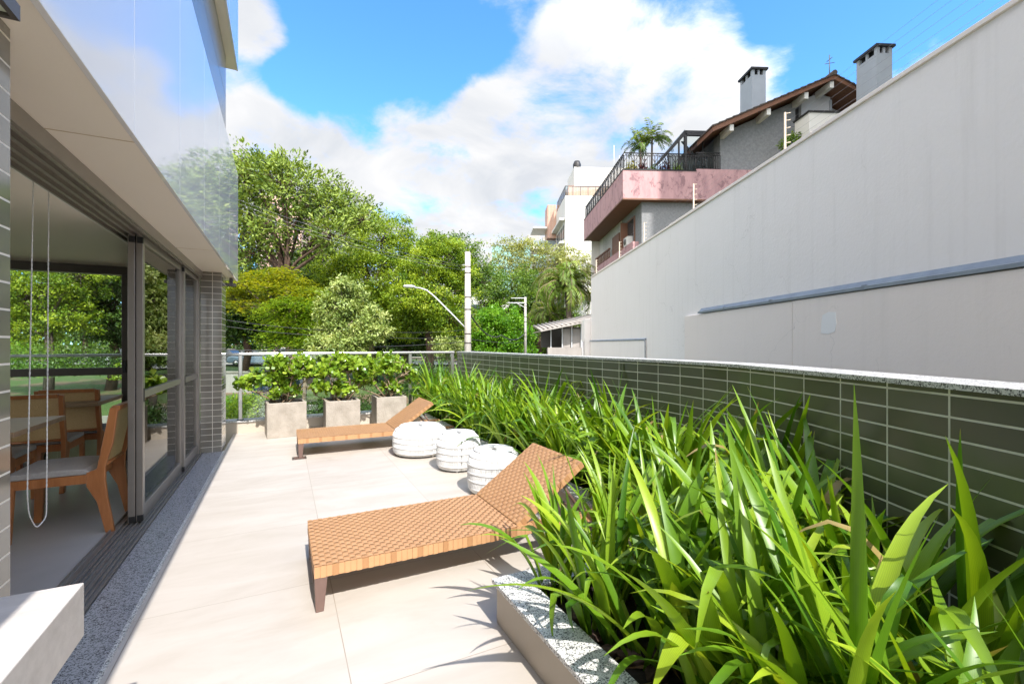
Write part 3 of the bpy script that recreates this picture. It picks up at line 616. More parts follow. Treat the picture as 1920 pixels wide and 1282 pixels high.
tag(o, 'loose reddish brown stones lying on the soil between the plants', 'stones')

M['litter'] = leafmat('dry_leaf', [(.16, .09, .04), (.28, .18, .08), (.40, .30, .14)], .1, .7, .2)
lp = []
while len(lp) < 420:
    y = random.uniform(0, 7.6); l, r_ = bedleft(y), rightx(y); lp.append((random.uniform(l + .02, r_ - .05), y, .112 + random.random() * .02))
lp = np.array(lp); ax_ = rng.normal(size=lp.shape) * [1, 1, .15]
stuff(tag(leaves('leaf_litter', lp, ax_, rng.normal(size=lp.shape) * .25 + [0, 0, 1], rng.uniform(.06, .22, len(lp)), rng.uniform(.008, .025, len(lp)), rng.random(len(lp)), M['litter']), 'dry fallen leaves on the soil of the raised bed', 'leaf litter'))
# ---- strap-leaved plants
def strap_plant(seed, nl, lmin, lmax, wid, upright):
    r = np.random.default_rng(seed); V = []; Q = []; T = []; W = []; R = []; D = []; base = 0
    NS = 13
    nfan = 4; faz = r.uniform(0, 6.28, nfan); fof = r.normal(size=(nfan, 2)) * .055
    for k in range(nl):
        fi = k % nfan; az = faz[fi] + (math.pi if r.random() < .5 else 0) + r.normal() * .32; outer = r.random()
        th = math.radians(r.uniform(2, 14) + outer * 30 * (1 - upright)); Ln = r.uniform(lmin, lmax) * (1 - .25 * outer * r.random())
        bend = math.radians(r.uniform(10, 60) + 120 * outer ** 1.5 * r.random()); kink = r.random() < .26; tk = r.uniform(.45, .72); ka = math.radians(r.uniform(50, 115))
        w0 = wid * r.uniform(.6, 1.4); rn = float(np.clip(r.normal(.45, .22), 0, 1)); dry = r.uniform(.86, .97) if r.random() < .15 else 2.0
        if r.random() < .01: dry = .5
        p = np.array([fof[fi, 0] + math.cos(az) * .03 * outer, fof[fi, 1] + math.sin(az) * .03 * outer, -.02]); tw_ = r.uniform(-.5, .5); swirl = r.uniform(-.5, .5)
        ds = Ln / (NS - 1)
        for i in range(NS):
            t = i / (NS - 1); ang = th + bend * t ** 1.7 + (ka * min(1, max(0, (t - tk) / .10)) if kink else 0)
            a = az + swirl * t
            dirv = np.array([math.sin(ang) * math.cos(a), math.sin(ang) * math.sin(a), math.cos(ang)])
            side = np.array([-math.sin(a), math.cos(a), 0]); up = np.cross(dirv, side)
            q = tw_ * t; side, up = side * math.cos(q) + up * math.sin(q), up * math.cos(q) - side * math.sin(q)
            wv = w0 * (.50 + .50 * math.sin(min(1, t * 1.9) * math.pi / 2)) * (1 - max(0, (t - .45) / .55) ** 1.9) + .0006
            fold = (.42 * (1 - t) + .10) * wv
            V += [p - side * wv / 2 + up * fold * .5, p - up * fold * .5 * .3, p + side * wv / 2 + up * fold * .5]
            T += [t] * 3; W += [-1, 0, 1]; R += [rn] * 3; D += [dry] * 3
            p = p + dirv * ds
        for i in range(NS - 1):
            b = base + i * 3; Q += [(b, b + 1, b + 4, b + 3), (b + 1, b + 2, b + 5, b + 4)]
        base += NS * 3
    return np.array(V), np.array(Q), {'t': np.array(T), 'w': np.array(W), 'rnd': np.array(R), 'dry': np.array(D)}
PROTO = []
for s_ in range(8):
    V, Q, A = strap_plant(100 + s_, 26 + 2 * (s_ % 4), .62, 1.10, .058, .2 + .3 * (s_ % 3) / 2) if s_ % 2 == 0 else strap_plant(100 + s_, 32, .62, 1.12, .043, .75)
    PROTO.append((V, Q, A))
pl_mesh = []
first = True
spots = []
y = -.05
while y < 7.62:
    l, r_ = bedleft(y), rightx(y)
    x = l + (.14 if y < 1.85 else .09) + random.uniform(0, .06)
    while x < r_ - .10:
        spots.append((x + random.uniform(-.05, .05), y + random.uniform(-.07, .07))); x += random.uniform(.20, .27)
    y += .225
pmesh = [np_mesh('strap_leaf_plant', V, Q, M['strap'], A, None, True) for V, Q, A in PROTO]
k = 0
PG = 'strap-leaved plants filling the raised bed'
PLAB = 'bright green strap-leaved plant growing among many others in the raised bed'
for (x, y) in spots:
    if x < 1.3 and y < .42: continue
    i = k % 8
    o = pmesh[i] if k < 8 else pmesh[i].copy()
    if k >= 8: COL.objects.link(o)
    sc_ = random.uniform(.78, 1.08) * (.76 if (y > 1.3 and y < 2.1 and x < 1.75) else 1.02 if y > 1.2 else .96)
    o.location = (x, y, .10); o.rotation_euler = (random.uniform(-.08, .08), random.uniform(-.08, .08), random.uniform(0, 6.28)); o.scale = (sc_, sc_, sc_ * random.uniform(.92, 1.08))
    tag(o, PLAB, 'plant', PG); k += 1

# ---- woven sun loungers
def weave(mb, x0, x1, y0, y1, z, nx, ny, amp, rot=None):
    """over-and-under straps as real little arches"""
    dx = (x1 - x0) / nx; dy = (y1 - y0) / ny; n = 4
    for i in range(nx):
        for j in range(ny):
            along = (i + j) % 2
            g = .03
            pts = []
            for a in range(n + 1):
                row = []
                for b in range(2):
                    s_ = a / n; h = amp * math.sin(math.pi * s_) ** .7 if 0 < s_ < 1 else 0
                    if along: p = Vector((x0 + (i + s_) * dx, y0 + (j + (g if b == 0 else 1 - g)) * dy, z + h))
                    else: p = Vector((x0 + (i + (g if b == 0 else 1 - g)) * dx, y0 + (j + s_) * dy, z + h))
                    row.append(rot @ p if rot else p)
                pts.append(row)
            for a in range(n):
                q = [pts[a][0], pts[a + 1][0], pts[a + 1][1], pts[a][1]]
                if not along: q = q[::-1]
                mb.poly(q, 0 if along else 1, [(0, 0)] * 4, False)
WV = [M['weave_a'], M['weave_b']]
def wrapped_rail(mb, x0, x1, y0, y1, z0, z1, axis, pitch=.028):
    n = max(1, int(round(((x1 - x0) if axis == 0 else (y1 - y0)) / pitch))); mb.box(x0 + .002, x1 - .002, y0 + .002, y1 - .002, z0 + .002, z1 - .002, 1)
    for i in range(n):
        g = .0012; e = .0012 * (i % 2)
        if axis == 0: a = x0 + (x1 - x0) * i / n; b = x0 + (x1 - x0) * (i + 1) / n; mb.box(a + g, b - g, y0 - e, y1 + e, z0 - e, z1 + e, int(i % 5 == 3))
        else: a = y0 + (y1 - y0) * i / n; b = y0 + (y1 - y0) * (i + 1) / n; mb.box(x0 - e, x1 + e, a + g, b - g, z0 - e, z1 + e, int(i % 5 == 3))
def lounger(label, loc):
    t = thing('sun_lounger', label, 'sun lounger', loc, 0, 'woven sun loungers on the terrace')
    Wd = .655; Ln = 1.86; HX = 1.115; zt = .222; zb = .168
    f = MB()
    wrapped_rail(f, 0, Ln, 0, .045, zb, zt, 0); wrapped_rail(f, 0, Ln, Wd - .045, Wd, zb, zt, 0)
    wrapped_rail(f, 0, .045, .047, Wd - .047, zb, zt, 1)
    f.build('frame', WV, t)
    s_ = MB(); weave(s_, .0, HX, 0, Wd, zt + .0025, 40, 24, .003); s_.box(.03, HX, .03, Wd - .03, zt - .02, zt + .0015, 1)
    s_.build('seat', WV, t)
    rot = Matrix.Translation((HX + .005, 0, zt - .012)) @ Matrix.Rotation(-rad(34.5), 4, 'Y')
    b = MB(); weave(b, 0, .56, .012, Wd - .012, 0.026, 21, 23, .003, rot)
    b.box(.004, .555, .016, Wd - .016, .0, .0245, 1, rot)
    nn = 18
    for i in range(nn):
        a = .56 * i / nn; e = .0012 * (i % 2)
        for y0_ in (.012 - e, Wd - .024): b.box(a + .001, a + .56 / nn - .001, y0_, y0_ + .012 + e, -.012, .027 + e, i % 2, rot)
    for i in range(19):
        a = .012 + (Wd - .024) * i / 19; e = .0012 * (i % 2); b.box(.55, .563 + e, a + .001, a + (Wd - .024) / 19 - .001, -.012, .027 + e, i % 2, rot)
    bk = b.build('backrest', WV, t)
    # prop under the backrest
    r_ = MB()
    for y_ in (.10, Wd - .10):
        r_.tube([rot @ Vector((.40, y_, -.01)), (HX + .52, y_, .185)], .011, 6)
        r_.tube([rot @ Vector((.05, y_, -.018)), rot @ Vector((.53, y_, -.018))], .009, 6)
    r_.tube([(HX + .52, .05, .185), (HX + .52, Wd - .05, .185)], .012, 8)
    r_.tube([(HX + .30, .05, .18), (HX + .30, Wd - .05, .18)], .018, 8)
    r_.build('backrest_prop', M['lounger_metal'], t)
    for sx in (0, 1):
        for sy in (0, 1):
            l = MB(); x_ = 0 if sx == 0 else Ln - .065; y_ = 0 if sy == 0 else Wd - .05
            a = [(x_ + .002, zb), (x_ + .062, zb), (x_ + (.045 if sx == 0 else .055), 0), (x_ + (.008 if sx == 0 else .02), 0)]
            l.prism(a, 1, y_ + .003, y_ + .046); l.build('leg', M['lounger_metal'], t, .003)
    MB().box(.010, .022, .052, Wd - .052, .03, .05).build('stretcher', M['lounger_metal'], t)
    return t
l1 = lounger('nearest tan woven sun lounger, beside the bed corner', (.135, 2.405, 0))
l2 = lounger('tan woven sun lounger in front of the concrete planters', (.155, 5.74, 0))

# ---- white woven drum stools
def drum(label, loc, R_, h, rt):
    t = thing('woven_stool', label, 'stool', loc, random.uniform(0, 3), 'white woven drum stools')
    def prof(z):                       # barrel outline
        u = z / h
        return R_ * (1 - .22 * abs(2 * (u - .46)) ** 4.2 * (1 if u > .46 else 1.1))
    zs = np.linspace(.02, h - .012, 13)
    rtop = prof(zs[-1])
    inner = [(prof(z) - .016, z) for z in zs] + [(rtop - .04, h - .006), (.03, h - .008)]
    MB().lathe(inner, 40).build('core', M['cord_in'], t)
    c_ = MB(); n_ = int(2 * math.pi * R_ / .0086)
    rr = random.Random(int(R_ * 1000 + loc[1] * 10))
    for k in range(n_):
        a = 2 * math.pi * k / n_ + rr.uniform(-.004, .004); wd_ = rr.uniform(.0022, .0039)
        if rr.random() < .01: continue
        pr = [(prof(z) + .0015 * math.sin(k * 1.7 + z * 90), z) for z in zs] + [(rtop - .012, h - .002), (rtop - .035, h + .001), (rtop * .52, h), (.035, h - .003)]
        ca, sa = math.cos(a), math.sin(a)
        pts = []
        for (r_, z) in pr:
            w_ = wd_ * min(1, r_ / R_ * 1.15)
            pts.append((Vector((r_ * ca - sa * w_, r_ * sa + ca * w_, z)), Vector(((r_ + .003) * ca, (r_ + .003) * sa, z + (.003 if z > h - .01 else 0))), Vector((r_ * ca + sa * w_, r_ * sa - ca * w_, z))))
        for i in range(len(pts) - 1):
            c_.poly([pts[i][0], pts[i][1], pts[i + 1][1], pts[i + 1][0]], smooth=True); c_.poly([pts[i][1], pts[i][2], pts[i + 1][2], pts[i + 1][1]], smooth=True)
    c_.build('woven_cords', M['cord'], t)
    for z in np.linspace(.16, .86, 5) * h:
        b = MB(); r_ = prof(z) + .002
        b.lathe([(r_ - .004, z - .011), (r_ + .0028, z - .008), (r_ + .004, z), (r_ + .0028, z + .008), (r_ - .004, z + .011)], 48); b.build('band', M['cord'], t)
    b = MB().lathe([(rtop - .02, h + .0005), (rtop - .014, h + .005), (rtop - .004, h + .0005), (rtop + .003, h - .008), (rtop - .004, h - .012)], 48); b.build('rim', M['cord'], t)
    for k in range(4):
        a = k * math.pi / 2; r_ = prof(.02) - .02; MB().tube([(r_ * math.cos(a), r_ * math.sin(a), 0), (r_ * math.cos(a), r_ * math.sin(a), .03)], .008, 8).build('foot', M['cord'], t)
drum('wide low white woven stool at the far lounger', (1.47, 5.39, 0), .318, .335, .25)
drum('middle one of the white woven stools, narrow and tall', (1.655, 4.57, 0), .227, .375, .16)
drum('narrow white woven stool behind the nearest lounger', (1.675, 3.71, 0), .232, .375, .16)

# ---- floor drain
fd = thing('floor_drain', 'small square dark drain grate in the floor by the far lounger leg', 'drain', (.17, 5.775, 0))
MB().box(-.075, .075, -.07, .07, -.005, .0025).build('frame', M['alu_dark'], fd)
g = MB()
for i in range(5): g.box(-.058, .058, -.054 + i * .024, -.042 + i * .024, .0026, .005)
g.build('grate', M['lounger_metal'], fd)

# ---- concrete planters and their shrubs
def planter(label, x, y, w, d, h, rz):
    t = thing('concrete_planter', label, 'planter', (x, y, 0), rz, 'square concrete planters')
    m_ = MB(); th = .035
    m_.box(-w / 2, w / 2, -d / 2, -d / 2 + th, 0, h).box(-w / 2, w / 2, d / 2 - th, d / 2, 0, h).box(-w / 2, -w / 2 + th, -d / 2 + th, d / 2 - th, 0, h).box(w / 2 - th, w / 2, -d / 2 + th, d / 2 - th, 0, h)
    m_.build('planter_wall', M['concrete'], t, .006); box('soil', -w / 2 + th, w / 2 - th, -d / 2 + th, d / 2 - th, .1, h - .06, M['soil'], t)
def shrub(label, x, y, z, lobes, n, seed):
    r = np.random.default_rng(seed); t = thing('potted_shrub', label, 'shrub', (x, y, z), 0, 'round-leaved shrubs in concrete planters')
    br = MB(); tips = []
    for c_, rd in lobes:
        c_ = np.array(c_)
        for k in range(n):
            d = unit(r.normal(size=3)); d[2] = abs(d[2]) * .9 - .25; p = c_ + d * rd * r.uniform(.35, 1.0); tips.append((p, c_))
    stems = []
    for i in range(8):
        a = r.uniform(0, 6.28); s0 = np.array([math.cos(a) * .07, math.sin(a) * .06, 0]); c_ = np.array(lobes[i % len(lobes)][0]) + r.normal(size=3) * .07
        mid = (s0 + c_) / 2 + r.normal(size=3) * .05; br.tube([s0, mid, c_], [.014, .010, .006], 6); stems += [mid, c_, (mid + c_) / 2]
    stems = np.array(stems)
    C_, A_, N_, Ln_, R_ = [], [], [], [], []
    for p, c_ in tips:
        j = np.argmin(((stems - p) ** 2).sum(1) + (stems[:, 2] > p[2]) * .1); s0 = stems[j]
        br.tube([s0, (s0 + p) / 2 + r.normal(size=3) * .02, p], [.006, .004, .003], 5, cap=False)
        out_ = unit(p - c_ + np.array([0, 0, .15]) + r.normal(size=3) * .25); base_r = r.normal(.5, .18)
        for q in range(int(r.integers(9, 14))):
            ax = unit(out_ * .6 + r.normal(size=3) * .75); C_.append(p - out_ * .075 * r.random() + r.normal(size=3) * .012); A_.append(ax); N_.append(unit(out_ + np.array([0, 0, .6]) + r.normal(size=3) * .4)); Ln_.append(r.uniform(.048, .088)); R_.append(np.clip(base_r + r.normal() * .16, 0, 1))
    br.build('branches', M['twig'], t)
    C_, A_, N_ = map(np.array, (C_, A_, N_)); Ln_ = np.array(Ln_); R_ = np.array(R_)
    # obovate blades: narrow at the stalk, broad and rounded at the end
    A_ = unit(A_); S = unit(np.cross(A_, N_)); U = np.cross(S, A_); prof = [(0, .04), (.35, .22), (.62, .36), (.85, .30), (1.0, .06)]
    V = []
    for (u, w) in prof:
        cup = -.10 * u * u
        base_ = C_ + A_ * (Ln_ * u)[:, None] + U * (Ln_ * cup)[:, None]
        V += [base_ - S * (Ln_ * w)[:, None] + U * (Ln_ * w * .18)[:, None], base_ + S * (Ln_ * w)[:, None] + U * (Ln_ * w * .18)[:, None]]
    V = np.stack(V, 1); nl = len(C_); m_ = V.shape[1]; V = V.reshape(-1, 3)
    q = np.array([(0, 1, 3, 2), (2, 3, 5, 4), (4, 5, 7, 6), (6, 7, 9, 8)]); Q = (np.arange(nl)[:, None, None] * m_ + q[None]).reshape(-1, 4)
    np_mesh('leaves', V, Q, M['clusia'], {'rnd': np.repeat(R_, m_)}, t, True)
planter('concrete planter standing furthest from the green plants, at the foot of the far lounger', .035, 7.40, .50, .50, .48, .09)
planter('middle concrete planter behind the far lounger', .785, 7.27, .47, .50, .48, 0)
planter('concrete planter nearest the tiled wall, behind the raised lounger back', 1.52, 7.46, .46, .48, .48, 0)
shrub('wide leaning round-leaved shrub in the planter by the railing post', .035, 7.40, .42, [((-.35, -.02, .36), .24), ((.02, .03, .52), .26), ((.32, -.02, .46), .24), ((-.12, .0, .40), .24), ((.2, .05, .60), .2), ((0, -.02, .22), .22), ((-.5, .0, .34), .12), ((-.1, -.08, .62), .16)], 30, 3)
shrub('round-leaved shrub in the middle concrete planter', .785, 7.27, .42, [((-.16, 0, .48), .24), ((.14, 0, .52), .26), ((0, .05, .62), .22), ((0, 0, .22), .2), ((.33, -.03, .40), .17), ((-.3, -.03, .26), .12), ((.36, 0, .56), .15)], 30, 4)
shrub('upright round-leaved shrub in the planter nearest the tiled wall', 1.52, 7.46, .42, [((-.15, 0, .46), .24), ((.16, 0, .50), .25), ((0, .05, .60), .22), ((0, 0, .2), .2), ((.34, 0, .36), .16), ((-.34, 0, .5), .17), ((-.4, -.03, .3), .14)], 30, 5)

# ================================================================== furniture indoors
def dining_chair(label, loc, rz):
    """faces local -x, back at +x; origin under the seat's middle"""
    t = thing('dining_chair', label, 'chair', loc, rz, 'wooden dining chairs with cane backs')
    D, Wd = .50, .47
    for s in (-1, 1):
        y = s * (Wd / 2 - .016)
        # rear leg running on into the back post, widest at the seat
        prof = [(.300, 0), (.252, 0), (.205, .22), (.150, .335), (.150, .425), (.205, .445), (.275, .86), (.318, .86), (.292, .62), (.252, .46), (.250, .36), (.262, .24)]
        m_ = MB().prism(prof, 1, y - .016, y + .016); m_.build('back_leg', M['wood'], t, .004)
        MB().prism([(-.27, 0), (-.225, 0), (-.205, .37), (-.262, .37)], 1, y - .016, y + .016).build('front_leg', M['wood'], t, .004)
    MB().box(-.262, .152, -Wd / 2 + .002, -Wd / 2 + .030, .352, .412).box(-.262, .152, Wd / 2 - .030, Wd / 2 - .002, .352, .412).box(-.258, -.232, -Wd / 2 + .031, Wd / 2 - .031, .352, .412).box(.152, .178, -Wd / 2 + .033, Wd / 2 - .033, .352, .412).build('seat_rail', M['wood'], t, .003)
    MB().prism([(-.265, .413), (-.27, .428), (-.25, .452), (0, .458), (.14, .450), (.17, .430), (.165, .413)], 1, -Wd / 2 + .004, Wd / 2 - .004).build('seat', M['seatcloth'], t, .008)
    MB().prism([(.218, .47), (.232, .47), (.300, .84), (.287, .84)], 1, -Wd / 2 + .034, Wd / 2 - .034).build('back_panel', M['cane'], t)
    MB().prism([(.270, .835), (.318, .835), (.322, .868), (.276, .868)], 1, -Wd / 2 + .033, Wd / 2 - .033).build('back_rail', M['wood'], t, .003)
    MB().tube([(.236, -Wd / 2 + .03, .46), (.236, Wd / 2 - .03, .46)], .012, 8).build('back_stretcher', M['wood'], t)
    return t
dining_chair('wooden dining chair nearest the open glass door, its cane back turned to the door', (-1.345, 4.315, 0), 0)
dining_chair('wooden dining chair at the far side of the near table, back to the far table', (-2.08, 5.00, 0), -rad(90) + .05)
dining_chair('wooden dining chair at the near side of the far table, facing the garden window', (-1.95, 5.60, 0), rad(90) + math.pi + .04)
dining_chair('wooden dining chair at the far side of the far table, against the garden window', (-1.83, 6.12, 0), -rad(90) - .03)
def table(label, x0, x1, y0, y1):
    t = thing('dining_table', label, 'table', ((x0 + x1) / 2, (y0 + y1) / 2, 0)); w = (x1 - x0) / 2; d = (y1 - y0) / 2
    MB().box(-w, w, -d, d, .715, .75).build('tabletop', M['table_wood'], t, .004)
    MB().box(-.035, .035, -.035, .035, .02, .715).build('pedestal', M['dark_metal'], t, .004)
    MB().lathe([(0, .0), (.24, .0), (.24, .012), (.04, .03), (0, .03)], 28).build('base', M['dark_metal'], t)
table('near dining table cut off by the tiled pillar, pale wood top', -2.42, -1.50, 3.95, 4.72)
table('far dining table by the garden window, pale wood top', -2.6, -1.56, 5.62, 6.36)

# ================================================================== neighbour's wall
RZ = -math.atan2((FW - RT * .0523).normalized().x, (FW - RT * .0523).normalized().y)
W0 = EYE + FW * 3 + RT * 3.35; W0.z = 0
nw = thing('boundary_wall', "long white plastered neighbour's wall with a stepped coping and patched paint", 'wall', W0, RZ)
MB().box(0, .22, -6, 12.62, -3, 3.55).build('wall', M['white_wall'], nw)
cp = MB()
for i in range(-3, 7):
    cp.box(-.022 + .003 * (i % 2), .25, i * 1.95 + .004, min((i + 1) * 1.95, 12.64), 3.551, 3.593 + .004 * (i % 3))
cp.build('coping', M['white_panel'], nw, .006)
MB().box(-.05, -.001, -6, 2.216, -3, 1.79).build('lower_panel', M['white_panel'], nw, .004)
MB().box(-.046, -.001, 2.226, 5.09, -3, 1.788).build('lower_panel', M['white_panel'], nw, .004)
MB().box(-.03, -.001, 7.16, 12.6, -3, 1.385).build('lower_panel', M['white_wall'], nw, .004)
MB().prism([(-.062, 1.800), (-.062, 1.83), (-.035, 1.838), (-.001, 1.885), (-.001, 1.87), (-.030, 1.80)], 1, -6, 4.55).build('flashing', M['flash'], nw)
fl = MB()
for yy in (-4.2, -2.2, -.2, 1.2, 2.6, 3.7): fl.box(-.066, -.034, yy, yy + .035, 1.797, 1.843)
fl.build('flashing_joint', M['flash'], nw)
MB().prism([(-.045, 1.392), (-.045, 1.408), (-.001, 1.435), (-.001, 1.39)], 1, 7.16, 12.75).build('flashing', M['flash'], nw)
MB().tube([(-.05, 7.15, 1.40), (-.035, 7.15, 1.36), (-.02, 7.15, -1)], .012, 6).build('drain_pipe', M['flash'], nw)
pm = MB(); o_ = [(1.74, 1.60), (1.66, 1.625), (1.565, 1.618), (1.555, 1.5), (1.575, 1.425), (1.66, 1.40), (1.765, 1.415), (1.76, 1.52)]
pm.prism([(-.0515, 0)] * 0 + [(y, z) for y, z in o_], 0, -.0525, -.0495); pm.build('paint_patch', M['patch'], nw)
MB().box(-.22, .20, 12.66, 13.15, -3, 2.15).build('end_pier', M['white_wall'], nw, .01)
MB().tube([(-.26, 12.70, 1.40), (-.26, 12.70, .4), (-.26, 12.70, -2)], .03, 8).build('drain_pipe', M['alu_light'], nw)
# electric fence on top
ef = thing('electric_fence', "electric fence of short cream posts and thin wires along the top of the neighbour's wall", 'fence', W0 + Vector((0, 0, 3.59)), RZ)
PY = [-2.4, .05, 2.57, 5.05, 7.6, 9.6, 12.3]
wm = MB()
for y in PY:
    p_ = MB().box(.09, .11, y - .009, y + .009, -.01, .52); lean = .0
    for z in (.06, .15, .24, .33, .42, .505): p_.tube([(.1, y, z), (.15, y - .03, z)], .0055, 5)
    if y != .05: p_.build('post', M['cream_post'], ef)
for z in (.06, .15, .24, .33, .42, .505): wm.tube([(.15, -2.6, z), (.15, 12.2, z)], .0013, 4)
wm.build('fence_wire', M['wire_lt'], ef)

# ================================================================== neighbour's house
HO = at(1168, 372, 25); HO.z = 0
hs = thing('grey_house', 'tall grey stucco house with a pink balcony band, brown tiled roof and two chimneys', 'house', HO, RZ)
def hb(name, m, *bx, bevel=0, par=None):
    mb = MB()
    for b in bx: mb.box(*b)
    return mb.build(name, m, par or hs, bevel)
hb('wall', M['stucco'], (1.19, 16, .45, 9.0, -3, 9.30))                     # storey under the pink band
hb('wall', M['stucco'], (5.58, 9.93, .30, 9.0, 10.9, 12.9))
gz = lambda u: 12.62 + (u - 4.72) * .448
MB().prism([(5.58, 12.9), (9.93, 12.9), (9.93, gz(9.93)), (5.58, gz(5.58))], 1, .30, 9).build('gable', M['stucco'], hs)
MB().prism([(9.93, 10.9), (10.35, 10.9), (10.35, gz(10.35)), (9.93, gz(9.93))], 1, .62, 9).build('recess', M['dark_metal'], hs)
MB().prism([(10.35, 9), (12.05, 9), (12.05, 15.3), (11.31, gz(11.31) - .12), (10.35, gz(10.35) - .05)], 1, .40, 9).build('gable', M['stucco_lt'], hs)
MB().prism([(12.05, 9), (15.2, 9), (15.2, 13.8), (12.05, 15.2)], 1, .95, 9).build('gable', M['stucco_lt'], hs)
hb('downpipe', M['chim'], (11.98, 12.07, .30, .39, 9, 15.1))
# pink balcony band and parapets
hb('balcony_band', M['pink'], (0, 4.10, 0, .2, 9.236, 10.78), (0, .2, .2, 10.2, 9.236, 10.78), (4.10, 14, -.004, .25, 9.236, 10.92))
hb('balcony_edge', M['dark_metal'], (-.03, 4.10, -.03, .23, 10.781, 10.82), (-.03, .23, .23, 10.2, 10.781, 10.82))
hb('balcony_floor', M['offwhite'], (.2, 14, .25, 10.2, 10.3, 10.5))
hb('balcony_soffit', M['brown_wood'], (.03, 14, .03, 10.2, 9.19, 9.234))
hb('balcony_trim', M['brown_wood'], (-.02, .028, -.02, 10.2, 9.17, 9.25), (.03, 4.6, -.02, .028, 9.17, 9.25))
hb('end_wall', M['offwhite'], (.62, 3.0, 10.2, 10.4, -3, 9.25))
hb('wall', M['offwhite'], (1.19, 1.24, 4.2, 10.2, 3, 9.2))
hb('balcony_parapet', M['pink'], (.85, 1.05, .95, 10.2, 5.3, 7.12), (1.05, 1.25, .95, 1.15, 5.3, 7.12))
# window with open shutter on the side wall
wi = hb('window', M['brown_wood'], (1.13, 1.188, 1.55, 1.66, 7.05, 8.75), (1.13, 1.188, 2.9, 3.0, 7.05, 8.75), (1.13, 1.188, 1.66, 2.9, 8.66, 8.75))
hb('window_pane', M['dark_glass'], (1.15, 1.186, 1.66, 2.9, 7.05, 8.66), par=wi)
hb('shutter', M['brown_wood'], (.75, 1.13, 3.0, 3.05, 7.05, 8.7), par=wi)
wi2 = hb('balcony_door', M['brown_wood'], (1.10, 1.186, 4.6, 6.2, 6.0, 8.5))
br_ = MB()
for k in range(9): br_.box(.9, .96, 6.3 + k * .42, 6.36 + k * .42, 7.12, 7.75)
br_.box(.87, .99, 6.2, 10.1, 7.75, 7.84).box(.89, .97, 6.2, 10.1, 7.2, 7.26)
br_.build('balustrade', M['brown_wood'], hs)
# wrought iron railing on the terrace
ir = MB(); zr = 10.82
def iron(p0, p1, n):
    p0, p1 = Vector(p0), Vector(p1); d = p1 - p0
    ir.tube([p0 + Vector((0, 0, .93)), p1 + Vector((0, 0, .93))], .028, 6); ir.tube([p0 + Vector((0, 0, .80)), p1 + Vector((0, 0, .80))], .018, 5); ir.tube([p0 + Vector((0, 0, .06)), p1 + Vector((0, 0, .06))], .018, 5)
    for i in range(n + 1):
        q = p0 + d * (i / n); ir.tube([q, q + Vector((0, 0, .93 if i % 2 else .8))], .016 if i % 4 else .026, 5)
        if i % 4 == 0 and i + 4 <= n:
            ir.tube([p0 + d * ((i + 4 * s / 8) / n) + Vector((0, 0, .42 + .36 * math.sin(math.pi * s / 8))) for s in range(9)], .016, 5)
        if i < n: 
            c_ = p0 + d * ((i + .5) / n) + Vector((0, 0, .865)); e = d.normalized() * .05; ir.tube([c_ - e + Vector((0, 0, .05)), c_ + e - Vector((0, 0, .05))], .012, 4)
iron((.08, .08, zr), (4.1, .08, zr), 28); iron((.08, .08, zr), (.08, 10, zr), 60); iron((4.1, .1, zr + .1), (5.5, .1, zr + .1), 10)
ir.build('iron_railing', M['dark_metal'], hs)
# roof: two slopes with tile courses, brown barge boards and pale rafters
def slope(u0, z0, u1, z1, y0, y1, th, m, name):
    MB().prism([(u0, z0), (u1, z1), (u1, z1 + th), (u0, z0 + th)], 1, y0, y1).build(name, m, hs)
UR, ZR = 11.31, 15.72
slope(4.62, 12.74, UR, ZR, -.8, 9.5, .12, M['brown_wood'], 'roof_deck'); slope(UR, ZR, 16.4, 13.3, -.8, 9.5, .12, M['brown_wood'], 'roof_deck')
slope(4.64, 12.62, UR, ZR - .12, -.84, -.76, .30, M['brown_wood'], 'barge_board'); slope(UR, ZR - .12, 16.4, 13.18, -.84, -.76, .30, M['brown_wood'], 'barge_board')
slope(4.60, 12.60, 4.66, 12.62, -.84, 2.0, .28, M['brown_wood'], 'eave_board')
rt = MB()
for (ua, za, ub, zb_) in ((4.55, 12.87, UR, ZR + .12), (16.4, 13.42, UR, ZR + .12)):
    nC = 18
    for i in range(nC):
        a, b = i / nC, (i + 1) / nC + .01; pa = (ua + (ub - ua) * a, za + (zb_ - za) * a); pb = (ua + (ub - ua) * b, za + (zb_ - za) * b)
        rt.prism([(pa[0], pa[1] - .01), (pa[0], pa[1] + .07), (pb[0], pb[1] + .02), (pb[0], pb[1] - .02)], 1, -.9, 9.5)
rt.tube([(UR, -.92, ZR + .2), (UR, 9.5, ZR + .2)], .14, 8)
rt.build('roof_tiles', M['roof_tile'], hs)
for u in (5.70, 7.75, 9.85, 11.28, 13.2):
    zz_ = (12.62 + (u - 4.64) * .442 - .36) if u < UR + .2 else ZR - .48 - (u - UR) * .475
    hb('rafter', M['offwhite'], (u - .11, u + .11, -.72, .42, zz_, zz_ + .34))
def chimney(u, v, w, d, z0, z1):
    c_ = MB().box(u, u + w, v, v + d, z0, z1 - .42)
    for a in (0, 1):
        for b in (0, 1):
            c_.box(u + a * (w - .16), u + .16 + a * (w - .16), v + b * (d - .16), v + .16 + b * (d - .16), z1 - .42, z1 - .12)
    c_.box(u + w / 2 - .06, u + w / 2 + .06, v + .01, v + .10, z1 - .42, z1 - .12); c_.box(u + .01, u + .10, v + d / 2 - .06, v + d / 2 + .06, z1 - .42, z1 - .12)
    o = c_.build('chimney', M['chim'], hs)
    hb('chimney_cap', M['dark_metal'], (u - .10, u + w + .10, v - .10, v + d + .10, z1 - .12, z1), par=o)
    hb('flue', M['black'], (u + .17, u + w - .17, v + .17, v + d - .17, z1 - .44, z1 - .13), par=o)
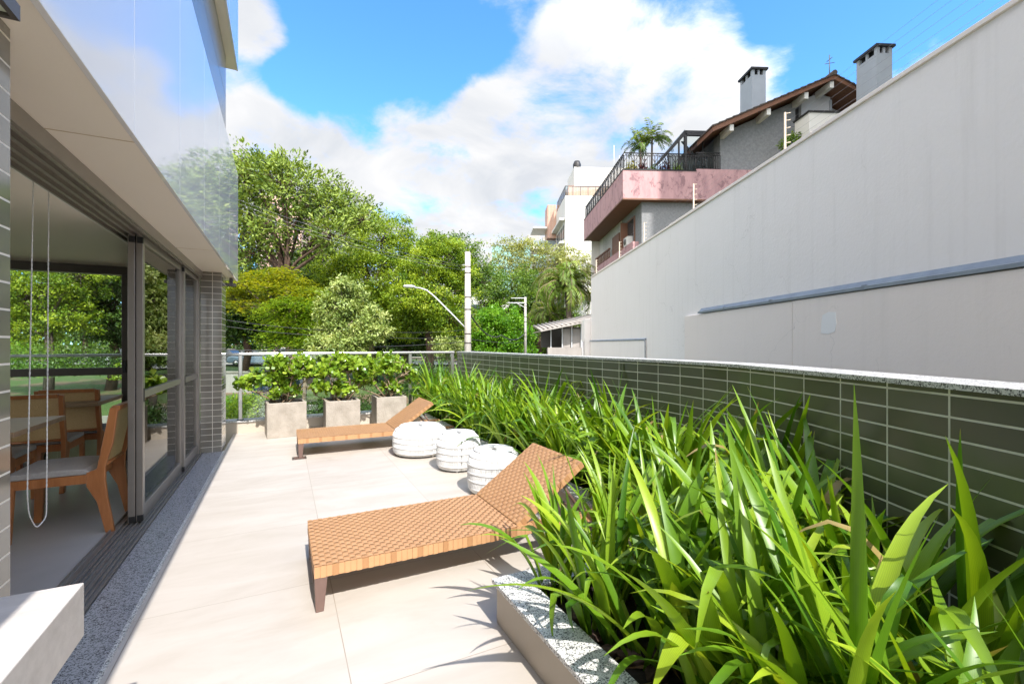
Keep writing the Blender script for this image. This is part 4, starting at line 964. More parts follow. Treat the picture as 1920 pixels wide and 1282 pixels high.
chimney(8.43, 2.0, .85, 1.3, 12.5, 17.83); chimney(11.80, -3.0, .80, 1.25, 0, 16.07)
hb('parapet_block', M['offwhite'], (9.07, 12.0, -2.0, -.9, 0, 13.15)); hb('block_cap', M['dark_metal'], (9.0, 12.05, -2.07, -.85, 13.151, 13.23))
an = MB().tube([(11.31, -.5, 15.9), (11.31, -.5, 17.1)], .025, 6).tube([(11.05, -.5, 16.6), (11.6, -.5, 16.7)], .018, 5).tube([(11.31, -.7, 16.85), (11.31, -.3, 16.85)], .02, 5)
an.build('antenna', M['wire_lt'], hs)
# glazed conservatory
cs = MB(); cs.box(3.85, 4.0, .95, 1.1, 10.5, 13.45).box(3.85, 5.75, .95, 1.1, 13.2, 13.48).box(5.62, 5.75, .951, 1.099, 10.5, 13.2).box(4.9, 4.96, .97, 1.05, 10.5, 13.2).box(4.0, 5.62, .97, 1.05, 12.0, 12.06)
cs.prism([(2.2, 11.55), (2.3, 11.45), (3.92, 13.25), (3.85, 13.48)], 1, .95, 1.1).prism([(2.2, 11.55), (2.3, 11.45), (3.92, 13.25), (3.85, 13.48)], 1, 6, 6.15).box(3.5, 3.58, .97, 1.05, 10.5, 13.0).box(2.9, 2.95, .97, 1.05, 10.5, 12.2)
cs.prism([(3.9, 13.1), (4.0, 13.1), (5.7, 11.3), (5.6, 11.3)], 1, 1.5, 1.6)
co_ = cs.build('conservatory', M['dark_metal'], hs)
MB().prism([(2.25, 10.5), (3.9, 10.5), (3.9, 13.3), (2.25, 11.5)], 1, 1.0, 1.03).box(4.0, 5.62, 1.0, 1.03, 10.5, 13.2).build('glass_pane', M['glass'], co_)
MB().prism([(2.2, 11.56), (3.86, 13.5), (3.86, 13.53), (2.2, 11.59)], 1, .9, 6).build('glass_roof', M['bright_glass'], co_)
hb('back_wall', M['stucco_lt'], (4.0, 5.6, 3.6, 3.7, 10.5, 13.2), par=co_)
# air conditioner standing on the lower balcony
ac = thing('air_conditioner', 'small white air conditioner unit on the pink lower balcony', 'air conditioner', HO + Matrix.Rotation(RZ, 3, 'Z') @ Vector((1.0, 2.3, 7.13)), RZ)
MB().box(-.16, .16, -.4, .4, 0, .52).build('casing', M['offwhite'], ac, .02); MB().lathe([(.0, 0), (.19, 0), (.19, .02), (0, .02)], 24).build('fan_grille', M['alu_dark'], ac)
ac.children[-1].rotation_euler = (0, -rad(90), 0); ac.children[-1].location = (-.16, .1, .26)

# ---- tall building out of frame to the right, whose shade falls on the grey house
tb = thing('apartment_tower', 'plain tall apartment tower standing right of the view, shading the grey house', 'building', (19.1, -9, -2))
MB().box(0, 22, 0, 9.5, 0, 40).build('wall', M['offwhite'], tb)
for fl_ in range(12):
    for k in range(5): MB().box(1.6 + k * 4, 3.6 + k * 4, 9.48, 9.52, 2 + fl_ * 3.1, 3.6 + fl_ * 3.1).build('window', M['dark_glass'], tb)

# ---- white apartment block further back
AO = at(1060, 400, 60); AO.z = 0
ab = thing('white_apartment_block', 'white apartment block with stacked balconies and a pale brick top floor, beyond the pink balcony', 'building', AO, RZ)
def abx(name, m, *bx, par=None):
    mb = MB()
    for b in bx: mb.box(*b)
    return mb.build(name, m, par or ab)
abx('wall', M['offwhite'], (0, 12, 0, 20, -3, 20.7))
abx('top_floor', M['brickpale'], (1.2, 12, 4.5, 19, 20.7, 23.6), (-1.3, 0, 8.0, 11, 17, 21.9))
abx('water_tank', M['offwhite'], (2.4, 12, 6.5, 12, 23.6, 27.0)); MB().lathe([(.55, 27), (.6, 27.5), (.4, 28), (0, 28.1)], 16, (2.9, 7, 0)).build('vent_cowl', M['dark_metal'], ab)
an = MB()
for u, z in ((8.4, 30.5), (9.2, 29), (9.9, 29.5)): an.tube([(u, 7, 26.9), (u, 7, z)], .05, 5)
an.build('antenna', M['steel_lt'], ab)
tg = MB().box(-.02, 8, .02, .06, 21.9, 22.0); 
for k in range(9): tg.box(-.02 + k, .04 + k, .02, .06, 20.7, 21.9)
for k in range(6): tg.box(-.02, .03, .1 + k * 1.4, .16 + k * 1.4, 20.7, 21.9)
tg.box(-.021, .03, .06, 7.2, 21.905, 21.995)
to = tg.build('roof_railing', M['dark_metal'], ab); MB().box(.03, 8, .03, .05, 20.75, 21.9).box(-.01, .02, .1, 7.1, 20.75, 21.9).build('glass_pane', M['glass_rail'], to)
for fl_ in range(5):
    z = 17.6 - fl_ * 3.05
    abx('ledge', M['offwhite'], (-.7, -.001, .3, 8, z, z + .28))
    for v in (1.0, 2.8, 4.6, 6.2): MB().box(-.04, -.002, v, v + 1.1, z - 2.3, z - .5).build('window', M['dark_glass'], ab)
    if fl_ < 4:
        abx('balcony_slab', M['offwhite'], (-3.4, -.001, 8.3, 12.8, z + .9, z + 1.15)); o = abx('balcony_front', M['offwhite'], (-3.4, -3.3, 8.3, 12.8, z + 1.15, z + 2.0)) if fl_ > 0 else None
        if fl_ > 0: MB().box(-3.3, -.1, 8.32, 8.36, z + 1.15, z + 2.15).build('balcony_glass', M['bright_glass'], ab)
        abx('balcony_recess', M['dark_glass'], (-.03, -.003, 8.5, 12.6, z + 1.3, z + 3.5))

# ---- pink high-rise behind the tall tree at the left
PO = at(520, 500, 95); PO.z = -2
pk = thing('pink_high_rise', 'tall pinkish brick high-rise seen through the gaps of the tall left tree', 'building', PO, -YAW)
MB().box(-4.2, 5, 0, 14, 0, 34).build('wall', M['brickpink'], pk)
for fl_ in range(10):
    for u in (-1.4, 1.2, 3.2): MB().box(u, u + 1.2, -.05, -.01, 3 + fl_ * 3.1, 4.5 + fl_ * 3.1).build('window', M['dark_glass'], pk)
    MB().box(-4.1, -2, -1.2, -.02, 2 + fl_ * 3.1, 2.9 + fl_ * 3.1).build('balcony', M['offwhite'], pk)
# ---- small far buildings over the trees
GO = at(985, 470, 110); GO.z = 0
gb = thing('teal_building', 'distant building with a teal roof line and grey rooftop blocks behind the thin tree', 'building', GO, -YAW)
MB().box(-8, 6, 0, 10, -3, 25).build('wall', std('teal_panel', (.20, .36, .33), .6), gb); MB().box(.5, 3.6, 0, 3, 25, 27.5).box(4.2, 6, 0, 3, 25, 27).build('roof_block', M['conc_wall'], gb)
LO = at(1010, 560, 75); LO.z = -2
lb = thing('low_white_building', 'low white building glimpsed between the trees behind the second pole', 'building', LO, -YAW)
MB().box(-16, 12, 0, 10, 0, 11).build('wall', M['offwhite'], lb)
for k in range(8):
    for z in (2.5, 5.4, 8.3): MB().box(-14 + k * 3.1, -12.6 + k * 3.1, -.04, -.01, z, z + 1.5).build('window', M['dark_glass'], lb)

# ---- open shed by the wall's far end
SO = at(1027, 668, 24); SO.z = -2.0
sh = thing('shed', 'small weathered shed with a slanting corrugated roof on a stained concrete wall', 'shed', SO, RZ)
SX = Matrix.Rotation(0, 4, 'Z')
MB().box(.0, 3.6, 0, .25, 0, 3.12).build('wall', M['conc_wall'], sh, .01); MB().box(-.35, -.03, -.6, 6, 0, 2.42).build('side_wall', M['conc_wall'], sh, .01)
MB().box(-.4, 3.5, -1.8, -1.6, 0, 2.5).build('low_wall', M['pavement'], sh, .01)
ps_ = MB()
for u in (.15, .75, 1.25, 1.75, 2.3, 2.95): ps_.box(u, u + .05, .02, .10, 3.12, 4.15 + u * .12)
ps_.build('post', M['steel_lt'], sh)
bd = MB()
for k, u in enumerate((.78, 1.28, 1.78, 2.33)): bd.box(u + .05, u + .46, .12, .15, 3.13, 4.1)
bd.build('panel', M['conc_wall'], sh); MB().box(0, 3.5, 3.0, 3.1, 3.1, 4.3).build('back', M['alu_dark'], sh)
rf = MB()
for k in range(18):
    u = -.4 + k * .23; a = 4.02 + (u + .4) * .20; rf.tube([(u, -.75, a - .02), (u, 3.2, a + .35)], .075, 6)
rf.prism([(-.45, 3.93), (3.6, 4.74), (3.6, 4.80), (-.45, 3.99)], 1, -.75, 3.2)
rf.build('roof', M['conc_wall'], sh)

# ================================================================== street
GZ = lambda d: -2.0 if d < 12 else -2.0 + min(1, (d - 12) / 40) * 1.55
gm = MB(); rows = [-60, 0, 6, 9, 12, 16, 20, 26, 32, 38, 44, 52, 70, 120, 400, 1500]
def gp(d, s): 
    p = FW * d + RT * s; return (p.x, p.y, GZ(d))
sd_ = [-1500, -300, -120, -60, -30, -15, 0, 15, 30, 60, 120, 300, 1500]
for i in range(len(rows) - 1):
    for j in range(len(sd_) - 1):
        gm.poly([gp(rows[i], sd_[j]), gp(rows[i], sd_[j + 1]), gp(rows[i + 1], sd_[j + 1]), gp(rows[i + 1], sd_[j])], smooth=True)
struct(gm.build('ground', M['ground']))
def strip(name, m, ps, w, dz, th=.0):
    mb = MB()
    for i in range(len(ps) - 1):
        (d0, s0), (d1, s1) = ps[i], ps[i + 1]; v = Vector((d1 - d0, s1 - s0)).normalized(); n = Vector((-v.y, v.x))
        q = []
        for (d, s), k in (((d0, s0), 1), ((d0, s0), -1), ((d1, s1), -1), ((d1, s1), 1)):
            dd, ss = d + n.x * k * w / 2, s + n.y * k * w / 2; p = FW * dd + RT * ss; q.append((p.x, p.y, GZ(dd) + dz))
        mb.poly(q)
    return struct(mb.build(name, m))
cross_st = [(50, -90), (50, -40), (50, -20), (50, 0), (50, 40)]
strip('street', M['asphalt'], cross_st, 7, .03)
strip('pavement', M['pavement'], [(44.6, -90), (44.6, -40), (44.6, -4)], 2.6, .16); strip('far_pavement', M['pavement'], [(56, -90), (56, -20), (56, 20)], 3, .16)
side_st = [(14, .8), (20, 1.6), (28, 2.8), (36, 4.1), (46, 5.6)]
strip('side_street', M['asphalt'], side_st, 5.0, .045); strip('side_pavement', M['pavement'], [(14, -2.6), (20, -1.9), (28, -.8), (36, .4), (46, 1.8)], 1.6, .14)

# poles
def pole(label, base, h, r0, r1, group=None):
    t = thing('utility_pole', label, 'utility pole', base, -YAW, 'concrete utility poles')
    MB().tube([(0, 0, 0), (0, 0, h * .5), (0, 0, h)], [r0, (r0 + r1) / 2, r1], 14).build('shaft', M['conc_pole'], t)
    b = MB()
    for z in (h * .40, h * .46, h * .62, h * .70, h * .86, h * .90): b.lathe([(r0 - (r0 - r1) * z / h + .002, z), (r0 - (r0 - r1) * z / h + .012, z + .02), (r0 - (r0 - r1) * z / h + .002, z + .06)], 14)
    b.build('clamp', M['alu_dark'], t); return t
B1 = at(877, 640, 22); B1.z = -1.6; H1 = at(877, 473, 22).z + 1.6
p1 = pole('nearer concrete utility pole carrying the curved street lamp arm', B1, H1, .185, .13)
q = lambda x, y, d=22: Matrix.Rotation(YAW, 3, 'Z') @ (at(x, y, d) - B1)
am = MB().tube([q(872, 614), q(845, 586), q(815, 556), q(800, 544), q(788, 540), q(776, 539)], [.035, .035, .033, .032, .03, .03], 8); am.build('lamp_arm', M['steel_lt'], p1)
c_ = q(768, 537); hd_ = MB().lathe([(0, -.30), (.09, -.27), (.13, -.12), (.12, .1), (.06, .26), (.0, .28)], 14); ho = hd_.build('lamp_head', M['steel_lt'], p1); ho.location = c_; ho.rotation_euler = (0, rad(92), 0); ho.scale = (.62, 1, 1)
cr_ = MB().tube([q(866, 497), q(876, 496)], .02, 5).tube([q(866, 505), q(876, 505)], .02, 5); cr_.build('insulator_bracket', M['steel_lt'], p1)
B2 = at(985, 660, 45); B2.z = -.6; H2 = at(985, 557, 45).z + .6
p2 = pole('further concrete utility pole with a short cross arm at its top', B2, H2, .14, .11)
q2 = lambda x, y, d=45: Matrix.Rotation(YAW, 3, 'Z') @ (at(x, y, d) - B2)
MB().tube([q2(958, 559), q2(985, 559)], .05, 6).tube([q2(952, 568), q2(985, 568)], .06, 6).tube([q2(970, 569), q2(985, 577)], .04, 5).build('cross_arm', M['steel_lt'], p2)
def cable(name, pts, r, m, label, sag=0):
    P = []
    for i in range(len(pts) - 1):
        for k in range(10):
            t = k / 10; P.append(pts[i].lerp(pts[i + 1], t) - Vector((0, 0, sag * 4 * t * (1 - t))))
    P.append(pts[-1]); return tag(MB().tube(P, r, 5).build(name, m), label, 'cable')
cable('power_line', [at(440, 372, 17), at(866, 497, 22)], .0045, M['wire_lt'], 'upper overhead wire crossing the tall left tree to the pole top', .25)
cable('power_line', [at(440, 378, 17.5), at(866, 500, 22)], .0045, M['wire_lt'], 'second overhead wire close under the uppermost one', .35)
cable('power_line', [at(440, 388, 17.5), at(866, 506, 22)], .0045, M['wire_lt'], 'lowest of the three wires sloping down to the bracket below the pole top', .3)
cable('telephone_line', [at(420, 656, 14), at(660, 651, 16), at(873, 640, 21.9)], .014, M['wire'], 'dark telephone cable just above the railing, between the planted shrubs and the pole', .05)
cable('telephone_line', [at(425, 600, 14), at(690, 620, 17), at(873, 618, 21.9)], .010, M['wire'], 'thin dark cable below the street lamp arm', .1)
cable('telephone_line', [at(425, 612, 14), at(690, 630, 17), at(873, 630, 21.9)], .010, M['wire'], 'lower thin dark cable under the street lamp arm', .1)
cable('cable_bundle', [at(882, 590, 22), at(940, 628, 32), at(984, 624, 45)], .04, M['wire'], 'thick sagging cable bundle between the two utility poles', .5)
cable('telephone_line', [at(882, 636, 22), at(984, 642, 45)], .014, M['wire'], 'straight thin cable low between the two utility poles', .1)

# cars
def car(label, m, d, s, rz, gz=None):
    p = FW * d + RT * s
    t = thing('parked_car', label, 'car', (p.x, p.y, GZ(d) + .035), rz, 'cars parked along the street')
    prof = [(-2.05, .28), (2.0, .28), (2.1, .5), (2.05, .72), (1.2, .88), (-1.75, .92), (-2.08, .82), (-2.12, .5)]
    MB().prism(prof, 1, -.84, .84).build('body', m, t, .08, 3)
    MB().prism([(-1.55, .9), (1.05, .88), (.35, 1.40), (-.95, 1.43)], 1, -.74, .74).build('cabin', M['dark_glass'], t, .06, 3)
    MB().prism([(.28, 1.40), (-.92, 1.43), (-.80, 1.47), (.18, 1.455)], 1, -.70, .70).build('roof', m, t, .02)
    for sx in (-1.3, 1.28):
        for sy in (-.86, .68):
            w = MB().lathe([(.0, 0), (.2, .0), (.31, .03), (.31, .15), (.2, .18), (0, .18)], 20).build('wheel', M['black'], t); w.rotation_euler = (-rad(90), 0, 0); w.location = (sx, sy, .31)
            r_ = MB().lathe([(0, -.005), (.17, -.005), (.17, .185), (0, .185)], 14).build('rim', M['alu_light'], w)
    for sy in (-.62, .62): MB().box(2.02, 2.085, sy - .17, sy + .17, .6, .72).build('headlight', M['bright_glass'], t)
car('dark car beside a tree trunk, partly hidden by the tiled corner', M['car_dark'], 46, -28.4, -YAW)
car('blue grey parked car with shining windscreen beyond the left railing post', M['car_blue'], 43.5, -24.4, -YAW + .15)
car('white parked car behind the blue grey one', M['car_white'], 48.5, -23.2, -YAW)
car('silver white car parked on the lawn side, seen through the window and rail', M['car_white'], 47, -39, -YAW)
# the far end of the neighbourhood closes the view as one low green mass
r_ = np.random.default_rng(5); n_ = 9000
dd = r_.uniform(74, 92, n_); ss = r_.uniform(-120, 60, n_); hh = -1 + 6.5 * r_.random(n_) * (1 + .25 * np.sin(ss * .21))
Cc = np.array([FW * float(a) + RT * float(b) for a, b in zip(dd, ss)]); Cc[:, 2] = hh
stuff(tag(leaves('far_wood', Cc, r_.normal(size=(n_, 3)), r_.normal(size=(n_, 3)) + [0, -1, 1], r_.uniform(.7, 1.6, n_), r_.uniform(.5, 1.0, n_), np.clip(r_.normal(.4, .25, n_), 0, 1), M['lf_mid']), 'far belt of greenery closing the view behind the street trees', 'greenery'))
# things on the lawn
bn = thing('blue_bin', 'tall blue skip container standing in the shade behind the left railing post', 'container', at(489, 742, 22), -YAW)
MB().prism([(-.42, 0), (1.5, 0), (1.7, 1.15), (-.55, 1.15)], 1, 0, 1.2).build('body', M['bin_blue'], bn, .03)
rb = MB()
for k in range(6): rb.box(-.4 + k * .36, -.34 + k * .36, -.05, -.001, .1, 1.1)
rb.build('rib', M['bin_blue'], bn); MB().box(-.6, 1.75, -.06, 1.26, 1.151, 1.25).build('lid', M['alu_dark'], bn, .02)
bnw = thing('garden_wall', 'low grey garden wall on the shaded lawn behind the tiled corner', 'wall', at(452, 732, 26), -YAW)
MB().box(-2.6, .6, 0, .3, -.4, 1.0).build('wall', M['conc_wall'], bnw); MB().box(-2.65, .65, -.05, .35, 1.0, 1.08).build('coping', M['pavement'], bnw)
kb = thing('garden_kerb', 'pale kerb along the lawn seen through the railing glass', 'kerb', at(470, 772, 15.2), 0)
MB().box(-12, 1.9, 0, .12, -.3, .12).build('kerb', M['pavement'], kb, .01)

# ================================================================== trees
def tree(name, label, group, base, fork, lobes, ncl, nlf, lsz, spread, mat, bark, tr=.22, style='random', seed=1, shell=.62, asp=.45, limbs=2, flat=.8, hang=0.0):
    """base, fork: trunk foot and where it divides. lobes: (centre, radius). Leaf sprays sit around the lobes' outer parts on twigs that grow from the limbs."""
    r = np.random.default_rng(seed); base = np.array(base); fork = np.array(fork)
    if style == 'random': ncl, nlf = int(ncl * .50), int(nlf * 2.2)
    t = thing(name, label, 'tree', tuple(base), 0, group)
    mb = MB(); w = r.normal(size=3) * .12 * np.linalg.norm(fork - base) * np.array([1, 1, 0])
    O = base
    mb.tube([base - O + np.array([0, 0, -.4]), (base + fork) / 2 + w * .5 - O, fork - O], [tr * 1.25, tr, tr * .75], 9)
    lob = [(np.array(c_, dtype=float), rd) for c_, rd in lobes]
    P, G = [], []
    vol = np.array([rd ** 2 for _, rd in lob]); vol = vol / vol.sum()
    for (c_, rd), f in zip(lob, vol):
        k1 = fork + (c_ - fork) * .45 + r.normal(size=3) * rd * .22 + np.array([0, 0, rd * .1]); end = c_ + r.normal(size=3) * rd * .1
        mb.tube([fork - O, k1 - O, end - O], [tr * .5, tr * .33, tr * .16], 7, cap=False)
        n = max(5, int(ncl * f)); d = unit(r.normal(size=(n, 3))); d[:, 2] = d[:, 2] * flat
        ph = r.uniform(0, 6.28, 3); bump = 1 + .20 * np.sin(d[:, 0] * 4 + ph[0]) * np.cos(d[:, 1] * 4 + ph[1]) + .16 * np.sin(d[:, 2] * 6 + ph[2] + d[:, 0] * 3)
        rr_ = rd * bump * (shell + (1.06 - shell) * r.random(n) ** .6) + rd * .22 * (r.random(n) < .1) * r.random(n); p = c_ + d * rr_[:, None]
        keep = np.ones(n, bool)
        for c2, r2 in lob:
            if c2 is not c_: keep &= ~((np.linalg.norm((p - c2) / np.array([1, 1, flat]), axis=1) < r2 * .5) & (r.random(n) < .7))
        p = p[keep]; P.append(p); G.append(np.repeat(c_[None], len(p), 0))
        for k in range(min(len(p), 9 * limbs)):
            m_ = (end + p[k]) / 2 + r.normal(size=3) * rd * .1; mb.tube([end - O, m_ - O, p[k] - O], [tr * .13, tr * .085, tr * .04], 5, cap=False)
    mb.build('trunk', bark, t)
    P = np.concatenate(P); G = np.concatenate(G); n = len(P)
    csz = r.uniform(.6, 1.45, n)
    crnd = np.clip(r.normal(.45, .20, n), 0, 1)
    out_ = unit(P - G)
    C_ = np.repeat(P, nlf, 0); Ou = np.repeat(out_, nlf, 0); m_ = len(C_)
    if style == 'rosette':       # leaves stand around each twig's end
        ax = unit(Ou * .7 + np.array([0, 0, .35]) + r.normal(size=(m_, 3)) * .65); C_ = C_ + ax * spread * .25 * r.random((m_, 1)) + r.normal(size=(m_, 3)) * spread * .35
        nr = unit(Ou + np.array([0, 0, .8]) + r.normal(size=(m_, 3)) * .5)
    elif style == 'feather':     # flat pinnate sprays: leaflets along a few arching ribs
        kf = np.tile(np.arange(nlf), n); rib = kf // max(1, nlf // 5); azi = np.repeat(r.uniform(0, 6.28, n), nlf) + rib * 1.256 + r.normal(size=m_) * .12
        s_ = r.random(m_); dr = np.stack([np.cos(azi), np.sin(azi), np.zeros(m_)], 1)
        C_ = C_ + dr * (s_ * spread)[:, None] + np.array([0, 0, 1]) * (.10 * spread - .35 * spread * s_ ** 2)[:, None] + r.normal(size=(m_, 3)) * spread * .06
        sd = np.cross(dr, [0, 0, 1]) * np.where(r.random(m_) < .5, 1, -1)[:, None]; ax = unit(sd + dr * .5 + r.normal(size=(m_, 3)) * .25); nr = unit(np.array([0, 0, 1.]) + r.normal(size=(m_, 3)) * .3)
    else:
        C_ = C_ + np.clip(r.normal(size=(m_, 3)), -2, 2) * (np.repeat(csz, nlf) * spread)[:, None] * np.array([.42, .42, .27]); ax = unit(Ou * .4 + r.normal(size=(m_, 3)) + np.array([0, 0, -hang])); nr = unit(Ou * .4 + np.array([0, 0, .7]) + r.normal(size=(m_, 3)) * .6)
    ln = lsz * r.uniform(.65, 1.3, m_); rn = np.clip(np.repeat(crnd, nlf) + r.normal(size=m_) * .17, 0, 1)
    leaves('crown', C_ - O, ax, nr, ln, ln * asp, rn, mat, t)
    return t
def LB(d, *ls):   # lobes from bearings: (x, y, radius in picture pixels [, extra distance])
    o = []
    for l in ls:
        dd = d + (l[3] if len(l) > 3 else 0); o.append((tuple(at(l[0], l[1], dd)), l[2] * dd / FPX))
    return o
def ft(x, d): p = at(x, 645, d); return (p.x, p.y, GZ(d) + .0)
GP = 'trees along the street beyond the terrace'
tree('broadleaf_tree', 'tall open-crowned tree with big dull green leaves and bare dark limbs, highest of all', GP, ft(548, 25), at(535, 520, 25),
     LB(25, (495, 335, 52), (470, 395, 40, 1), (545, 345, 55, -1), (600, 375, 52), (640, 385, 45, 1), (560, 400, 45, 1.5), (505, 425, 36, -1), (470, 470, 42), (625, 440, 42, -1), (575, 455, 40, 1), (680, 410, 30), (455, 340, 34), (465, 300, 26), (450, 390, 40), (455, 440, 40), (430, 350, 40, 1), (520, 310, 24), (460, 540, 40, 1)), 950, 22, .25, .52, M['lf_magnolia'], M['bark_red'], .21, 'rosette', 11, .45, .36)
tree('yellow_tree', 'low tree with flat yellow-tipped feathery foliage below the tall open tree', GP, ft(520, 19), at(520, 590, 19),
     LB(19, (452, 532, 18), (488, 524, 20, .8), (525, 518, 22, -.5), (560, 530, 18, 1), (545, 552, 18, -1), (505, 555, 18), (470, 558, 16, 1.2), (584, 552, 14), (435, 560, 18, .5), (500, 540, 14, -1), (455, 575, 14), (530, 575, 14)), 200, 55, .14, .62, M['lf_yellow'], M['bark'], .10, 'feather', 12, .5, .42, flat=.85)
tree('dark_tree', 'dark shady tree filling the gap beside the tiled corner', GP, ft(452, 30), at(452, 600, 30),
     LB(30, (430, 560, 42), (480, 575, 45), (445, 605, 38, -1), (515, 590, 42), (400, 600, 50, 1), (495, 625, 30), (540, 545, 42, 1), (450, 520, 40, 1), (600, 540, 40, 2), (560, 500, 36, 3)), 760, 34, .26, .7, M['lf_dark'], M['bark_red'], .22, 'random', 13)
tree('feathery_tree', 'young light green tree with fine feathery sprays in front of the dark tree', GP, ft(565, 18), at(565, 625, 18),
     LB(18, (575, 585, 28), (545, 605, 28), (600, 560, 24, 1), (565, 640, 28), (525, 632, 24), (592, 615, 28), (515, 590, 22), (550, 570, 20, -.5), (600, 645, 24, -.5)), 330, 55, .13, .75, M['lf_feather'], M['twig'], .08, 'feather', 14, .4, .36, flat=.7)
tree('pale_leaved_tree', 'rounded small tree with pale cream-edged leaves behind the potted shrubs', GP, ft(640, 16), at(640, 640, 16),
     LB(16, (655, 552, 22, .5), (628, 578, 28), (676, 588, 28, .6), (640, 622, 34, .3), (694, 622, 26), (615, 650, 28, -.5), (662, 650, 30), (640, 530, 13), (700, 596, 15)), 900, 30, .12, .30, M['lf_pale'], M['bark'], .10, 'random', 15, .6, .42, hang=.4)
tree('bright_tree', 'large bright green tree right of the tall open tree, sloping down to the pole', GP, ft(700, 31), at(700, 590, 31),
     LB(31, (665, 480, 48), (720, 450, 50), (700, 520, 55, -1), (765, 480, 48, 1), (640, 540, 45, -1), (750, 545, 52), (690, 590, 50), (685, 415, 32, 1), (620, 500, 40), (600, 560, 40, 1), (655, 430, 30, 1)), 1400, 50, .155, .60, M['lf_bright'], M['bark_red'], .30, 'random', 16, .62, .5, flat=.85)
tree('bright_tree', 'bright green tree directly behind the street lamp head', GP, ft(800, 29), at(800, 590, 29),
     LB(29, (800, 500, 45), (835, 475, 34), (780, 560, 50, -1), (830, 550, 46), (845, 600, 42), (760, 600, 40), (860, 510, 28, 1), (810, 455, 22)), 900, 50, .155, .58, M['lf_bright'], M['bark_red'], .28, 'random', 17, .62, .5, flat=.85)
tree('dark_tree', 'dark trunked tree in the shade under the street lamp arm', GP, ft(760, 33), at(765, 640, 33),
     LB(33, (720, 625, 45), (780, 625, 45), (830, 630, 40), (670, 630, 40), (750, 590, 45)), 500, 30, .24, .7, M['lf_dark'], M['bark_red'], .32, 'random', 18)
tree('wispy_tree', 'thin topped tree rising behind the concrete pole top', GP, ft(865, 38), at(865, 540, 38),
     LB(38, (850, 455, 22), (880, 470, 22), (840, 485, 24), (895, 500, 28), (870, 520, 34), (910, 530, 32)), 330, 22, .22, .7, M['lf_mid'], M['bark'], .2, 'random', 19, .4)
tree('green_tree', 'mid green tree between the two poles, behind the low vivid one', GP, ft(945, 52), at(945, 590, 52),
     LB(52, (920, 540, 40), (960, 535, 42), (900, 575, 40), (945, 585, 45), (990, 560, 38), (885, 530, 30)), 620, 32, .25, .75, M['lf_mid'], M['bark_red'], .3, 'random', 20)
tree('vivid_tree', 'low vivid green bushy tree left of the further pole', GP, ft(935, 48), at(935, 650, 48),
     LB(48, (935, 600, 34), (905, 625, 34), (965, 620, 34), (930, 645, 40), (890, 655, 30), (970, 650, 30)), 900, 34, .26, .75, M['lf_lime'], M['bark'], .2, 'random', 21, .62, .5)
tree('thin_olive_tree', 'thin olive tree with bare twigs in front of the white apartment block', GP, ft(1030, 56), at(1030, 560, 56),
     LB(56, (960, 470, 32), (1000, 480, 38), (1045, 490, 40), (1085, 495, 36), (985, 520, 36), (1035, 530, 38), (1090, 545, 32), (940, 500, 28), (1110, 500, 28)), 760, 20, .30, .9, M['lf_olive'], M['bark'], .24, 'random', 22, .35, .4, limbs=3)
tree('green_tree', 'mid green tree behind the fan palm and the further pole', GP, ft(1010, 53), at(1010, 590, 53),
     LB(53, (1000, 540, 36), (1040, 570, 40), (985, 600, 36), (1030, 620, 40), (1075, 620, 40), (1060, 520, 30)), 480, 30, .26, .75, M['lf_mid'], M['bark_red'], .28, 'random', 23)
# seen through the room's window
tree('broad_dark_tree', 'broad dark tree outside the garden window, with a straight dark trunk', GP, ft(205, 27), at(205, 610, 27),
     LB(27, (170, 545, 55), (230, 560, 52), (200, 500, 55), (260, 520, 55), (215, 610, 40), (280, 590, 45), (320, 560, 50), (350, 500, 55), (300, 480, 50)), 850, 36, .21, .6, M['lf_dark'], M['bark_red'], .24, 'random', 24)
tree('light_green_tree', 'sunlit light green tree left of the dark trunk outside the garden window', GP, ft(90, 24), at(90, 600, 24),
     LB(24, (60, 555, 50), (110, 540, 50), (130, 590, 42), (60, 615, 45), (30, 500, 60), (110, 490, 55), (-20, 570, 60), (150, 520, 40)), 950, 36, .16, .5, M['lf_bright'], M['bark'], .2, 'random', 25)
tree('light_green_tree', 'light green tree behind the glass doors, between the garden window and the tiled corner', GP, ft(370, 34), at(370, 580, 34),
     LB(34, (350, 520, 55), (400, 500, 55), (380, 570, 55), (330, 590, 50), (420, 540, 45), (390, 620, 40), (410, 440, 45)), 800, 34, .22, .7, M['lf_mid'], M['bark'], .26, 'random', 26)
# a far row that closes the view along the street
FR = [(-120, 58, 500), (20, 60, 520), (160, 62, 500), (300, 60, 530), (440, 62, 540), (590, 60, 540), (720, 62, 560), (850, 64, 575), (970, 62, 590), (1085, 60, 590)]
FL = ['leftmost tree of the far row, behind the light green tree at the window', 'far row tree second from the left, outside the garden window', 'far row tree straight behind the dark trunk at the window', 'far row tree behind the glass doors', 'far row tree beyond the parked cars', 'far row tree behind the feathery young tree', 'far row tree behind the large bright tree', 'far row tree behind the nearer pole', 'far row tree behind the further pole', 'rightmost far row tree, behind the shed roof']
for i, (x, d, yt) in enumerate(FR):
    tree('far_tree', FL[i], 'far row of street trees', ft(x, d), at(x, 625, d), LB(d, (x, yt + 38, 46), (x - 48, yt + 75, 40), (x + 48, yt + 70, 42), (x, yt + 100, 42)), 330, 26, .40, 1.1, M['lf_mid'] if i % 2 else M['lf_dark'], M['bark_red'], .3, 'random', 40 + i)

